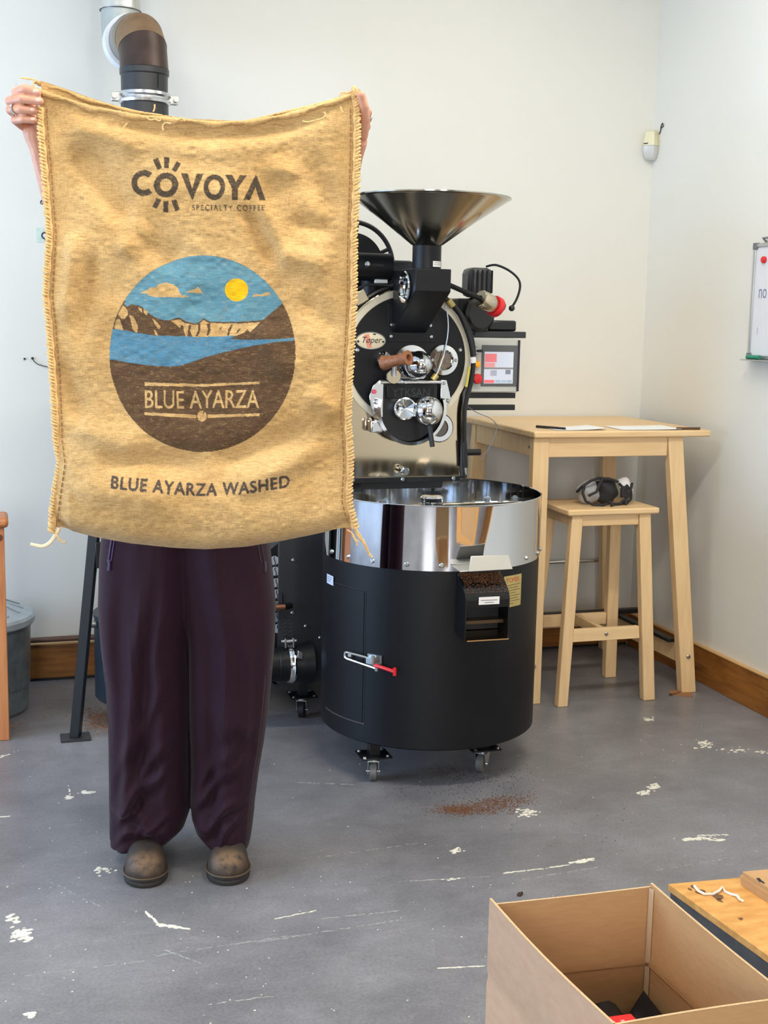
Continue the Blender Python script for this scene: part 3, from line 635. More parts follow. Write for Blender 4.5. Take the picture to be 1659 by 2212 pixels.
# gored elbow bending to the back and a little left
bd = Vector((-.10, .95, 0)).normalized()
def gore(a0, a1, r0, name, m, extra=0.0):
    RC = .124; cen = Vector((CX, CY, 2.267)) + bd * RC
    rows = []
    nrm = Vector((-bd.y, bd.x, 0))
    for a in (a0, a1):
        rad = -bd * math.cos(a) + Vector((0, 0, 1)) * math.sin(a)
        rr = r0 / math.cos((a1 - a0) / 2)
        rows.append([cen + rad * RC + rad * (rr * math.cos(q)) + nrm * (r0 * math.sin(q)) for q in [2 * PI * i / 48 for i in range(48)]])
    mb = MB().grid(rows, closed=True); return mb.build(name, m, t)
D = math.radians
gore(D(0), D(34), r + .001, 'elbow_segment', mat('heat_browned_black_steel', (74, 58, 52), .38, .3, rgb2=(58, 44, 38), scale=16))
gore(D(34), D(66), r + .002, 'elbow_segment', mat('heat_browned_steel', (146, 116, 84), .5, .25, rgb2=(122, 94, 66), scale=20))
gore(D(66), D(90), r + .003, 'elbow_segment', mat('tan_grey_steel', (134, 122, 106), .45, .4))
cen = Vector((CX, CY, 2.267)) + bd * .124; eo = cen + Vector((0, 0, .124))
MB().cyl(eo, eo + bd * .06, r + .003, n=48).build('elbow_collar', mat('grey_collar_steel', (142, 140, 134), .4, .5), t)
MB().lathe([(r + .0035, 0), (r + .016, .002), (r + .016, .05), (r - .01, .06)], eo + bd * .06, bd, 48).build('adaptor_ring', mat('white_painted_steel', (224, 226, 230), .45), t)
e2 = eo + bd * .12
gp = [e2, e2 + bd * .05, e2 + bd * .09 + Vector((0, 0, .015)), e2 + bd * .125 + Vector((0, 0, .05)), e2 + bd * .14 + Vector((0, 0, .10)), e2 + bd * .14 + Vector((0, 0, .15))]
MB().tube(gp, .070, 40).build('galvanised_elbow', mat('dull_galvanised_steel', (178, 184, 180), .45, .5, var=.06, scale=20), t)
ge = gp[-1]
MB().lathe([(.0715, 0), (.0735, .004), (.072, .01), (.072, .7)], ge - Vector((0, 0, .01)), n=48).build('galvanised_duct', mat('bright_galvanised_steel', (214, 214, 208), .32, .75, var=.14, scale=30), t)
dk = MB().ring(ge - Vector((0, 0, .008)), (0, 0, 1), .0735, .0015, 40, 5); dk.build('joint_line', M_INK, t)
cl = MB().lathe([(r + .0005, 2.152), (r + .007, 2.154), (r + .009, 2.162), (r + .004, 2.168), (r + .004, 2.172), (r + .009, 2.178), (r + .007, 2.188), (r + .0005, 2.190)], (CX, CY, 0), n=56)
clo = cl.build('hose_clamp', mat('bright_clamp_steel', (214, 216, 218), .24, 1.0), t)
for sx in (-1, 1):
    k = Vector((CX + sx * .095, CY - .005, 2.171)); q = MB()
    q.box(k.x - .016, k.x + .016, k.y - .012, k.y - .006, k.z - .014, k.z + .014); q.box(k.x - .016, k.x + .016, k.y + .006, k.y + .012, k.z - .014, k.z + .014)
    q.build('clamp_lug', M_ZINC, clo, .001)
    q = MB().cyl((k.x + sx * .008, k.y - .026, k.z), (k.x + sx * .008, k.y + .022, k.z), .005, n=10); q.cyl((k.x + sx * .008, k.y - .028, k.z), (k.x + sx * .008, k.y - .02, k.z), .009, n=6)
    q.build('clamp_bolt', M_ZINC, clo)

# ================================================================== COFFEE ROASTER
t = R_ = thing('coffee_roaster', 'black and chrome drum coffee roaster with a steel hopper and a round cooling drum', 'roaster', (0, -.3, 0))
DX, DY, DR = -.0017, -.30, .356
def dp(deg, z, r=DR): a = math.radians(deg); return Vector((DX + r * math.cos(a), DY + r * math.sin(a), z))
# --- cooling drum
MB().lathe([(0, .131), (DR - .006, .131), (DR, .136), (DR, .698), (DR - .01, .698)], (DX, DY, 0), n=96).build('drum_shell', M_BLACK, t)
ch = MB().lathe([(DR - .004, .6985), (DR + .002, .6985), (DR + .002, .894), (DR + .003, .897), (DR + .001, .899), (DR - .002, .897), (DR - .004, .735)], (DX, DY, 0), n=128).build('drum_rim_band', M_MIRROR, t)
MB().lathe([(0, .733), (DR - .0045, .733), (DR - .0045, .74), (0, .74)], (DX, DY, 0), n=96).build('tray_floor', mat('perforated_steel_floor', (150, 150, 148), .3, 1.0, var=.3, scale=160), t)
MB().lathe([(.055, .7405), (.055, .755), (.034, .765), (.034, .858), (.038, .862), (.038, .874), (.032, .880), (0, .881)], (DX, DY, 0), n=40).build('agitator_hub', M_CHROME, t)
ag = MB()
for ang in (182, 2):
    d = Vector((math.cos(math.radians(ang)), math.sin(math.radians(ang)), 0)); w = Vector((-d.y, d.x, 0)); c_ = Vector((DX, DY, .846))
    a = c_ + d * .036; b = c_ + d * .325
    ag.hexa([v + Vector((0, 0, dz)) for dz in (-.008, .008) for v in (a - w * .011, b - w * .011, b + w * .011, a + w * .011)])
ag.build('agitator_arm', M_STEEL, t, .002)
for ang, rr in ((182, .30), (182, .17), (2, .30), (2, .2)):
    d = dp(ang, 0, rr); q = MB().cyl((d.x, d.y, .745), (d.x, d.y, .872), .007, n=12); q.cyl((d.x, d.y, .855), (d.x, d.y, .868), .012, n=6); q.build('agitator_post', M_ZINC, t)
for ang, rr in ((182, .30), (2, .30)):
    d = dp(ang, 0, rr); e_ = dp(ang + 10, 0, rr)
    MB().box(d.x - .05, d.x + .05, d.y - .003, d.y + .003, .7435, .775).build('agitator_paddle', M_STEEL, t, .001)
def bolt(p, n, r=.0055, h=.004, m=None, par=None):
    return MB().lathe([(0, h), (r * .7, h), (r, h * .4), (r * 1.25, 0)], p, n, 12).build('bolt', m or M_ZINC, par or t)
for ang in (-170.5, -155, -138.9, -120.7, -103.8, -52.1, -36, -24):
    bolt(dp(ang, .717, DR + .002), dp(ang, 0, 1) - dp(ang, 0, 0), .0065, .006)
# hatch, latch, labels on the drum
def cpatch(a0, a1, z0, z1, r0, r1, n=24):
    mb = MB(); ro = []
    for j, (z, rr) in enumerate(((z0, r0), (z0, r1), (z1, r1), (z1, r0))):
        ro.append([dp(a0 + (a1 - a0) * i / n, z, rr) for i in range(n + 1)])
    mb.grid(ro); k = n + 1
    mb.f += [[0, k, 2 * k, 3 * k], [n, k + n, 2 * k + n, 3 * k + n]]
    return mb
hatch = cpatch(-176, -143.4, .198, .618, DR + .0002, DR + .0035); ho = hatch.build('hatch', M_BLACK, t)
cpatch(-143.3, -142.7, .194, .622, DR + .0002, DR + .0012, 3).build('hatch_frame', M_INK, t)
cpatch(-176.5, -142.2, .1925, .1965, DR + .0002, DR + .0025).build('hatch_frame', mat('worn_grey_edge', (74, 68, 64), .6), t)
cpatch(-176.5, -142.7, .6195, .6215, DR + .0002, DR + .0012).build('hatch_frame', M_INK, t)
cpatch(-175.6, -167.5, .610, .640, DR + .0036, DR + .0044, 6).build('label', mat('pale_blue_label', (206, 214, 232), .6), t)
q = MB()
for k in range(3): q.add(cpatch(-174.6, -168.8 - k, .632 - k * .007, .634 - k * .007, DR + .0044, DR + .0047, 6).v, cpatch(-174.6, -168.8 - k, .632, .634, DR, DR + .001, 6).f)
q.build('label_print', M_GREYINK, t)
npl = cpatch(-69.5, -56, .571, .671, DR + .0003, DR + .0016, 8).build('name_plate', M_BRASS, t)
mb = MB(); text_mb(mb, 'TOPER', lambda a, b: dp(-68 + a * 10, .650 + b * .014, DR + .0019)); mb.build('plate_lettering', M_REDINK, npl, recalc=False)
mb = MB()
for k in range(8):
    e_ = (-57.2, -58.5, -57.2, -61, -57.5, -59, -57.2, -62)[k]; z = .640 - k * .0085
    c_ = cpatch(-68.2, e_, z, z + .0022, DR + .0016, DR + .0019, 6); mb.add(c_.v, c_.f)
mb.build('plate_text_lines', mat('brown_engraving', (112, 96, 60), .6), npl)
b1 = cpatch(-140.5, -132.5, .388, .424, DR + .0005, DR + .006, 6).build('latch_plate', M_ZINC, t)
q = MB(); q.tube([dp(-136.5, .414, DR + .018), dp(-151.5, .418, DR + .020), dp(-152.8, .415, DR + .020), dp(-153.2, .408, DR + .020), dp(-152.8, .401, DR + .020), dp(-151.5, .398, DR + .020), dp(-134, .386, DR + .020)], .0042, 8); q.build('latch_loop', M_CHROME, t)
q = MB(); q.hexa([dp(a_, z, r_) for z in (.402, .414) for a_, r_ in ((-152.2, DR + .0036), (-149.4, DR + .0036), (-149.6, DR + .016), (-152, DR + .016))]); q.build('latch_hook', M_ZINC, t, .002)
q = MB(); q.hexa([dp(a_, z, r_) for z in (.398, .418) for a_, r_ in ((-139.8, DR + .006), (-135.5, DR + .006), (-136, DR + .026), (-139.4, DR + .026))])
q.cyl(dp(-136, .396, DR + .02), dp(-136, .424, DR + .02), .006, n=12); q.cyl(dp(-134, .378, DR + .02), dp(-134, .400, DR + .02), .006, n=12); q.build('latch_body', M_ZINC, t, .001)
q = MB().tube([dp(-135, .396, DR + .022), dp(-131, .394, DR + .026), dp(-124.4, .388, DR + .034)], .0058, 10); q.tube([dp(-124.2, .376, DR + .034), dp(-124.2, .400, DR + .034)], .0055, 10)
q.build('latch_handle', M_RED, t)
# discharge spout
sx0, sx1 = -.042, .100
side = [(-.630, .700), (-.662, .694), (-.705, .668), (-.733, .645), (-.740, .625), (-.740, .505), (-.645, .512), (-.630, .53)]
MB().prism(side, 'x', sx0, sx0 + .004).build('spout_cheek', M_BLACK, t); MB().prism(side, 'x', sx1 - .004, sx1).build('spout_cheek', M_BLACK, t)
top = side[:5]; hood = MB()
hood.prism(top + [(y + .004, z - .004) for y, z in reversed(top)], 'x', sx0 + .004, sx1 - .004); hood.box(sx0 + .004, sx1 - .004, -.740, -.736, .602, .6249)
hood.build('spout_hood', M_BLACK, t)
MB().hexa([(sx0 + .004, -.752, .5035), (sx1 - .004, -.752, .5035), (sx1 - .004, -.645, .515), (sx0 + .004, -.645, .515), (sx0 + .004, -.752, .507), (sx1 - .004, -.752, .507), (sx1 - .004, -.645, .519), (sx0 + .004, -.645, .519)]).build('spout_tray', M_STEEL, t)
MB().box(sx0 + .006, sx1 - .006, -.668, -.66, .519, .60).build('spout_back', M_RUBBER, t)
MB().box(sx0 + .006, sx1 - .006, -.71, -.669, .546, .556).build('spout_ledge', mat('oily_brown_steel', (96, 78, 58), .4, .6), t)
q = MB().box(.000, .066, -.7412, -.7402, .612, .635).build('label', M_LABEL, t)
mb = MB(); [mb.box(.006 + k * .012, .06 - k * .012, -.7416, -.7412, .624 - k * .007, .626 - k * .007) for k in range(2)]; mb.build('label_print', M_GREYINK, q)
gr = MB()
for _ in range(1500):
    y = max(-.735, -.66 - abs(random.gauss(0, .032))); z = np.interp(y, [-.735, -.705, -.662], [.646, .668, .694]) + .002; x = random.uniform(sx0 + .006, sx1 - .006); s_ = random.uniform(.0008, .0022)
    gr.add([(x - s_, y, z), (x + s_, y - s_, z), (x, y + s_, z), (x, y, z + s_)], [(0, 1, 2), (0, 1, 3), (1, 2, 3), (2, 0, 3)])
o = gr.build('coffee_dust', mat('rusty_coffee_dust', (112, 72, 42), .9), t, recalc=False); o['kind'] = 'stuff'
M_LIP = mat('dull_cast_aluminium', (186, 184, 176), .45, .6, bump=.05, scale=60)
lp = MB(); lp.hexa([(-.06, -.735, .712), (.098, -.735, .716), (.098, -.66, .716), (-.06, -.66, .716), (-.06, -.735, .716), (.098, -.735, .720), (.098, -.66, .720), (-.06, -.66, .720)])
lp.hexa([(-.035, -.742, .714), (.106, -.742, .716), (.106, -.737, .716), (-.035, -.737, .714), (-.022, -.722, .757), (.100, -.722, .757), (.100, -.717, .757), (-.022, -.717, .757)])
lp.build('gate_lip', M_LIP, t, .002)
MB().box(-.02, .08, -.70, -.664, .701, .711).build('gate_slide', M_BLACKS, t, .001)
# casters
def caster(x, y, zt, ang, wheel_m=M_RUBBER):
    f = Vector((math.cos(ang), math.sin(ang), 0)); s_ = Vector((-f.y, f.x, 0)); P = Vector((x, y, 0))
    w = MB().lathe([(0, -.012), (.026, -.012), (.031, -.009), (.031, .009), (.026, .012), (0, .012)], P + Vector((0, 0, .031)), s_, 28)
    c_ = w.build('caster', wheel_m, t)
    fk = MB()
    for k in (-1, 1):
        a = P + s_ * (.017 * k); fk.hexa([a + f * i + s_ * (.0015 * j) + Vector((0, 0, z)) for z, w_ in ((.022, .010), (.07, .02)) for i, j in ((-w_, -1), (w_, -1), (w_, 1), (-w_, 1))])
    fk.hexa([P + f * i + s_ * j + Vector((0, 0, z)) for z in (.066, .07) for i, j in ((-.02, -.0185), (.02, -.0185), (.02, .0185), (-.02, .0185))])
    fk.cyl(P + s_ * -.022 + Vector((0, 0, .031)), P + s_ * .022 + Vector((0, 0, .031)), .005, n=10); fk.cyl(P + Vector((0, 0, .07)), P + Vector((0, 0, .082)), .018, n=20)
    fk.build('caster_fork', M_ZINC, c_)
    pl = MB().box(x - .05, x + .05, y - .045, y + .045, .082, .087); pl.build('caster_plate', M_BLACKS, c_, .001)
    po = MB().box(x - .017, x + .017, y - .017, y + .017, .087, zt); po.build('caster_post', M_BLACKS, c_, .001)
    for i, j in ((-1, -1), (1, -1), (1, 1), (-1, 1)): bolt(Vector((x + .038 * i, y + .033 * j, .087)), (0, 0, 1), .006, .005, par=c_)
M_WHEEL = mat('grey_wheel', (104, 102, 98), .45)
caster(-.246, -.50, .1305, 1.28, M_WHEEL); caster(.118, -.515, .1305, .75, M_WHEEL); caster(.24, -.10, .1305, .2, M_WHEEL)
caster(-.318, .175, .16, 1.15); caster(-.318, .62, .16, .3); caster(.2, .62, .16, .3)
# --- base cabinet behind the drum
MB().box(-.432, .205, .075, .68, .16, .86).build('base_cabinet', M_BLACKG, t, .003)
for (u, v) in ((634, 1210), (632, 1324), (661, 1353), (692, 1378)):
    p = wy(u, v, .075); bolt(Vector((p.x, .0755, p.z)), (0, -1, 0), .006, .005)
lv = MB()
for k in range(6):
    for u in (613, 626):
        p = wy(u + k * .5, 1332 + k * 8, .075); lv.hexa([(p.x - .008, .0738, p.z - .006), (p.x + .008, .0738, p.z), (p.x + .008, .0748, p.z + .002), (p.x - .008, .0748, p.z - .004), (p.x - .008, .0738, p.z - .003), (p.x + .008, .0738, p.z + .003), (p.x + .008, .0748, p.z + .007), (p.x - .008, .0748, p.z + .001)])
lv.build('louvres', M_INK, t)
p = wy(612, 1311, .05); q = MB().cyl((p.x - .09, .05, p.z), (p.x + .006, .05, p.z), .010, n=16); q.build('gas_valve_handle', M_COPPER, t)
MB().cyl((p.x + .0065, .05, p.z), (p.x + .03, .062, p.z), .011, n=16).build('valve_socket', M_BLACKS, t)
q = MB().cyl((p.x - .0, .072, p.z + .012), (p.x, .072, p.z + .045), .006, .002, n=10); q.build('valve_stem', M_BLACKS, t)
# vent panel with bean shaped openings
vp = MB().prism([(-.52, .22), (-.4335, .22), (-.4335, .668), (-.52, .60)], 'y', .08, .086); vo = vp.build('vent_panel', M_BLACK, t)
for (u, v) in ((593, 1211), (595, 1234), (597, 1259), (598, 1283), (599, 1309), (599, 1334), (600, 1358)):
    p = wy(u, v, .08)
    bo = MB().lathe([(0, .0015), (.0155, .0015), (.0165, 0)], (p.x, .0799, p.z), (0, -1, 0), 24); bobj = bo.build('bean_vent', mat('pale_vent_opening', (158, 168, 176), .5), vo)
    MB().tube([(p.x + .003 * math.sin(k), .0779, p.z - .015 + .03 * k / 6) for k in range(7)], .0016, 5).build('bean_groove', M_INK, vo)
# exhaust duct with clamp
MB().lathe([(0, -.001), (.058, 0), (.058, .15), (.060, .152), (.060, .20), (.075, .27), (0, .271)], (-.60, .0, .256), (1, 0, 0), 40).build('exhaust_duct', M_BLACK, t)
cl = MB().lathe([(.0585, -.012), (.066, -.011), (.069, -.005), (.064, 0), (.069, .005), (.066, .011), (.0585, .012)], (-.405, .0, .256), (1, 0, 0), 48).build('duct_clamp', M_CHROME, t)
p = Vector((-.415, -.012, .33)); q = MB().box(p.x - .014, p.x - .008, p.y - .012, p.y + .012, p.z - .012, p.z + .022); q.box(p.x + .014, p.x + .02, p.y - .012, p.y + .012, p.z - .012, p.z + .022); q.cyl((p.x - .024, p.y, p.z + .01), (p.x + .03, p.y, p.z + .01), .0055, n=10)
q.build('clamp_bolt', M_ZINC, t, .001)
q = MB(); q.hexa([(-.392, -.066, .292), (-.374, -.066, .286), (-.374, -.05, .286), (-.392, -.05, .292), (-.392, -.066, .318), (-.374, -.066, .312), (-.374, -.05, .312), (-.392, -.05, .318)]); q.build('clamp_lug', M_ZINC, t, .002)
# --- drum housing and front plate
zc = 1.319
MB().cyl((0, .0125, zc), (0, .50, zc), .245, n=64).build('drum_housing', M_BLACKG, t)
MB().box(-.20, .20, .02, .48, .8605, 1.15).build('pedestal', M_BLACKG, t, .004)
def keyhole(R, w, zb, n=56):
    a = math.acos(w / R); pts = [(R * math.cos(q), zc + R * math.sin(q)) for q in [-a + (PI + 2 * a) * i / n for i in range(n + 1)]]
    return [(w, zb)] + pts + [(-w, zb)]
MB().prism(keyhole(.243, .212, .898), 'y', .0, .012).build('front_plate', mat('polished_front_steel', (212, 196, 168), .10, 1.0, bump=.006, scale=12), t)  # tan reflections of sack and wood tinted into the steel
MB().lathe([(.2115, 0), (.2115, .003), (.234, .003), (.235, 0)], (0, -.0003, zc), (0, -1, 0), 96).build('plate_ring_reflection', mat('cream_wall_reflection', (228, 220, 198), .42, .35), t)  # added cream ring; the wall's reflection is put into its colour
kp = keyhole(.247, .216, .899)
MB().tube([(x, .004, z) for x, z in kp], .0105, 8, closed=False).build('plate_trim', M_BLACKS, t)
MB().box(-.224, .224, -.012, .012, .888, .906).build('bottom_trim', M_BLACKS, t, .001)
for x in (-.19, -.009, .180): bolt(Vector((x, -.012, .898)), (0, -1, 0), .006, .004)
MB().cyl((0, -.010, zc), (0, -.0003, zc), .211, n=72).build('drum_door_plate', M_BLACK, t)
for x, z in ((-.062, 1.393), (.084, 1.394), (-.180, 1.345), (.192, 1.349), (-.06, 1.432), (.08, 1.432), (.150, 1.20)): bolt(Vector((x, -.010, z)), (0, -1, 0), .0065, .004)
MB().box(-.075, .1, -.0125, -.0102, 1.374, 1.50).build('chute_flange', M_BLACK, t, .001)
# plate badge
bd_ = MB().lathe([(0, .0015), (.9, .0015), (1, 0)], (0, 0, 0), (0, -1, 0), 48)
bd_.v = [(-.135 + v[0] * .053, -.0105 + v[1], 1.377 + v[2] * .0295) for v in bd_.v]; bo = bd_.build('badge', mat('cream_enamel_badge', (226, 214, 184), .4), t)
rg = MB().tube([(-.135 + .0525 * math.cos(a), -.0122, 1.377 + .029 * math.sin(a)) for a in [2 * PI * i / 48 for i in range(48)]], .0014, 6, closed=True); rg.build('badge_rim', M_GREYINK, bo)
mb = MB(); mb.hexa([(-.160, -.0122, 1.396), (-.142, -.0122, 1.400), (-.130, -.0122, 1.354), (-.146, -.0122, 1.352), (-.160, -.0125, 1.396), (-.142, -.0125, 1.400), (-.130, -.0125, 1.354), (-.146, -.0125, 1.352)]); mb.build('badge_flash', mat('pink_enamel', (226, 150, 128), .5), bo)
mb = text_mb(MB(), 'T\u00f8per', lambda a, b: (-.172 + a * .072 + b * .008, -.0128, 1.363 + b * .027)); mb.build('badge_lettering', M_INK, bo, recalc=False)
mb = MB(); mb.box(-.127, -.117, -.0128, -.0124, 1.397, 1.401)
for x in (-.1795, -.0905): mb.cyl((x, -.0128, 1.374), (x, -.0122, 1.374), .004, n=10)
mb.build('badge_dots', M_INK, bo)
# sample port with trier handle, sight glass
MB().lathe([(.062, 0), (.066, .004), (.066, .008), (.046, .010), (.044, .05), (.040, .056), (0, .056)], (.012, -.010, 1.298), (0, -1, 0), 48).build('trier_flange', M_CHROME, t)
for a in (40, 140, 220, 320): bolt(Vector((.012 + .055 * math.cos(math.radians(a)), -.018, 1.298 + .055 * math.sin(math.radians(a)))), (0, -1, 0), .005, .004)
MB().lathe([(0, .085), (.02, .080), (.034, .066), (.044, .04), (.046, .036), (.046, .03), (.043, .028)], (.018, -.035, 1.30), (.12, -1, .0), 40).build('trier_dome', M_CHROME, t)
MB().lathe([(0, .01), (.012, .01), (.024, .02), (.026, .012), (.026, 0), (0, 0)], (-.092, -.010, 1.318), (0, -1, 0), 32).build('small_port', M_CHROME, t)
hd = MB().lathe([(0, 0), (.022, 0), (.025, .004), (.021, .03), (.0185, .06), (.020, .09), (.0255, .108), (.0255, .112), (.012, .113), (.011, .09), (0, .09)], (-.104, -.055, 1.302), (.55, -.80, .20), 32); hd.build('trier_handle', M_HANDW, t)
MB().cyl((-.07, -.079, 1.300), (-.066, -.062, 1.262), .010, .010, n=16).build('trier_neck', M_CHROME, t)
MB().lathe([(0, .004), (.024, .004), (.026, 0), (0, 0)], (-.066, -.06, 1.258), (0, -1, 0), 32).build('trier_guard', M_STEEL, t)
q = MB(); text_mb(q, 'AH', lambda a, b: (-.0785 + a * .014, -.1165 - a * .019, 1.307 + a * .005 + b * .011)); q.build('handle_stamp', mat('dark_stamp', (70, 44, 28), .7), t, recalc=False)
sg = Vector((.128, -.010, 1.314))
MB().lathe([(.034, .0), (.050, .003), (.054, .008), (.052, .012), (.036, .014), (.032, .010), (.032, .002)], sg, (0, -1, 0), 48).build('sight_glass_ring', M_CHROME, t)
MB().lathe([(0, .004), (.032, .004)], sg, (0, -1, 0), 40).build('sight_glass', mat('sight_glass_brown', (96, 72, 44), .05, spec=.9, coat=1, var=.4, scale=80), t)
for a in (0, 180): bolt(sg + Vector((.043 * math.cos(math.radians(a)), -.0135, .043 * math.sin(math.radians(a)))), (0, -1, 0), .005, .004)
MB().tube([(.124, -.03, 1.33), (.105, -.03, 1.275), (.092, -.03, 1.252)], .004, 8).build('probe_rod', M_ZINC, t)
MB().cyl((.085, -.03, 1.245), (.100, -.028, 1.262), .011, n=16).build('probe_nut', M_BRASS, t)
MB().tube([Vector((.128, -.03, 1.50)) + Vector((.010 * math.sin(i * .45), 0, -.172 * i / 8)) for i in range(9)], .0022, 6).build('probe_wire', M_GALV, t)
# discharge door: hinged half round door with counterweight handle
dz = MB().prism([(-.10, 1.235), (.098, 1.235), (.098, 1.18)] + [(.105 * math.cos(a), 1.145 + .112 * math.sin(a)) for a in [-.1 - (PI - .2) * i / 20 for i in range(21)]] + [(-.10, 1.18)], 'y', -.045, -.0105); dz.build('discharge_door', M_BLACKS, t, .003)
MB().box(-.088, .082, -.060, -.0455, 1.182, 1.226).build('door_weight', M_BLACK, t, .003)
q = text_mb(MB(), 'YTKSAN', lambda a, b: (-.070 + a * .135, -.0612, 1.190 + b * .028)); q.build('raised_lettering', M_BLACKG, t, recalc=False)
MB().cyl((-.112, -.052, 1.238), (.110, -.052, 1.238), .0065, n=16).build('hinge_rod', M_CHROME, t)
MB().prism([(-.112, 1.246), (-.098, 1.246), (-.098, 1.120), (-.110, 1.112), (-.140, 1.15), (-.148, 1.19), (-.136, 1.225)], 'y', -.052, -.046).build('door_cheek', M_CHROME, t, .002)
MB().prism([(.112, 1.246), (.134, 1.246), (.146, 1.205), (.152, 1.18), (.128, 1.142), (.112, 1.135)], 'y', -.040, -.034).build('door_cheek', M_MIRROR, t, .002)
bolt(Vector((-.124, -.052, 1.172)), (0, -1, 0), .008, .007); bolt(Vector((.140, -.040, 1.175)), (0, -1, 0), .0065, .006); bolt(Vector((.124, -.040, 1.235)), (0, -1, 0), .005, .004)
MB().cyl((-.132, -.0575, 1.206), (-.132, -.0525, 1.206), .008, n=16).build('warning_dot', mat('pink_red_sticker', (216, 84, 104), .5), t)
rm = MB(); rows = []
for (yy, rr) in ((-.074, .114), (-.072, .125), (-.012, .125), (-.012, .114), (-.072, .114)):
    rows.append([(rr * math.cos(a), yy, 1.148 + rr * math.sin(a)) for a in [.28 - (PI + .56) * i / 40 for i in range(41)]])
rm.grid(rows); rm.build('door_rim', M_CHROME, t)
MB().lathe([(.012, .0), (.030, .012), (.036, .03), (.038, .04), (.034, .042), (0, .02)], (-.020, -.046, 1.15), (-.25, -1, .0), 36).build('door_cup', M_CHROME, t)
MB().ball((.045, -.105, 1.144), .051, 36, 24).build('ball_weight', M_CHROME, t)
MB().cyl((.0, -.06, 1.148), (.036, -.09, 1.145), .012, n=16).build('ball_stem', M_ZINC, t)
MB().lathe([(0, 0), (.0085, 0), (.0085, .078), (.007, .08), (0, .08)], (.048, -.112, 1.101), (.14, -.12, -1), 20).build('door_handle', M_BLACKS, t)
MB().box(-.142, -.098, -.058, -.011, 1.066, 1.108).build('counterweight', M_CHROME, t, .006)
MB().lathe([(.030, 0), (.050, .002), (.052, .008), (.048, .012), (.032, .012), (.030, .004)], (.122, -.002, 1.078), (0, -1, 0), 40).build('lower_port_ring', M_CHROME, t)
MB().lathe([(0, .005), (.030, .005)], (.122, -.002, 1.078), (0, -1, 0), 32).build('lower_port_glass', mat('dark_brown_glass', (74, 54, 38), .06, spec=.9, coat=1), t)
MB().lathe([(0, .05), (.012, .048), (.016, .04), (.012, .028), (.006, .024), (.006, 0), (0, 0)], (-.012, -.004, .938), (0, -1, -.2), 24).build('plate_knob', M_CHROME, t)
# chute, neck, hopper
MB().prism([(-.255, 1.614), (-.255, 1.541), (-.0128, 1.405), (-.0128, 1.614)], 'x', -.060, .062).build('feed_chute', M_BLACK, t, .003)
MB().lathe([(.030, .0), (.050, .002), (.053, .008), (.050, .012), (.036, .012), (.032, .004)], (-.060, -.165, 1.555), (-1, 0, 0), 40).build('chute_window_ring', M_CHROME, t)
MB().lathe([(0, .003), (.033, .003)], (-.060, -.165, 1.555), (-1, 0, 0), 32).build('chute_window', mat('dark_window_glass', (38, 36, 36), .05, spec=.9, coat=1), t)
for a in range(45, 360, 90): bolt(Vector((-.072, -.165 + .044 * math.cos(math.radians(a)), 1.555 + .044 * math.sin(math.radians(a)))), (-1, 0, 0), .005, .003)
HX, HY = .004, -.175
MB().lathe([(0, 1.6142), (.0475, 1.6142), (.0475, 1.690), (0, 1.690)], (HX, HY, 0), n=40).build('hopper_neck', M_BLACK, t)
mb = MB(); ro = []
for rr, z in ((.0476, 1.622), (.0486, 1.622), (.0486, 1.640), (.0476, 1.640)): ro.append([(HX + rr * math.cos(a), HY + rr * math.sin(a), z) for a in [math.radians(-84 + 46 * i / 8) for i in range(9)]])
lb_ = mb.grid(ro).build('label', M_LABEL, t)
mb = MB()
for k in range(2): mb.grid([[(HX + .0489 * math.cos(a), HY + .0489 * math.sin(a), z) for a in [math.radians(-80 + 38 * i / 8) for i in range(9)]] for z in (1.628 + k * .006, 1.6295 + k * .006)])
mb.build('label_print', M_GREYINK, lb_)
HXr, HYr = .014, -.175
hp_ = MB(); rows = []
for f_, z in ((0, 1.6905), (.03, 1.694), (.5, 1.768), (.97, 1.836), (1, 1.840), (1.02, 1.841), (1.02, 1.845), (.995, 1.845), (.96, 1.838), (.5, 1.772), (.0, 1.700)):
    rr = .047 + (.258 - .047) * f_ - (.002 if z > 1.695 and f_ in (.96, .5) and z in (1.838, 1.772) else 0)
    cx_ = HX + (HXr - HX) * f_; rows.append([(cx_ + rr * math.cos(2 * PI * i / 96), HYr + rr * math.sin(2 * PI * i / 96), z) for i in range(96)])
hp_.grid(rows, closed=True); hp_.build('hopper', mat('satin_stainless_steel', (176, 172, 162), .16, 1.0, bump=.01, scale=30), t)
# overhead cross pipe, flywheel, burner gear on the left
MB().cyl((-.36, .02, 1.625), (-.062, .02, 1.625), .047, n=40).build('cross_pipe', M_BLACK, t)
bolt(Vector((-.155, -.028, 1.632)), (0, -1, 0), .008, .008)
MB().box(-.1545, -.10, -.030, -.0275, 1.626, 1.634).build('pipe_slot', M_INK, t)
MB().cyl((-.10, .10, 1.6), (-.10, .10, 1.5), .04, n=24).build('pipe_stub', M_BLACK, t)
FX_, FZ_ = -.135, 1.640
MB().ring((FX_, .235, FZ_), (0, 1, 0), .150, .0085, 64, 10).build('flywheel_rim', M_BLACKS, t)
MB().cyl((FX_, .225, FZ_), (FX_, .245, FZ_), .112, n=56).build('flywheel_disc', M_BLACK, t)
sp_ = MB()
for k in range(6):
    a = math.radians(24 + 60 * k); sp_.cyl((FX_ + .11 * math.cos(a), .235, FZ_ + .11 * math.sin(a)), (FX_ + .15 * math.cos(a), .235, FZ_ + .15 * math.sin(a)), .007, n=10)
sp_.build('flywheel_spokes', M_BLACKS, t)
MB().cyl((FX_, .2455, FZ_), (FX_, .46, FZ_), .03, n=20).build('flywheel_axle', M_BLACKS, t)
MB().box(-.09, .06, .09, .30, 1.545, 1.655).build('gear_cover', M_BLACKG, t, .02)
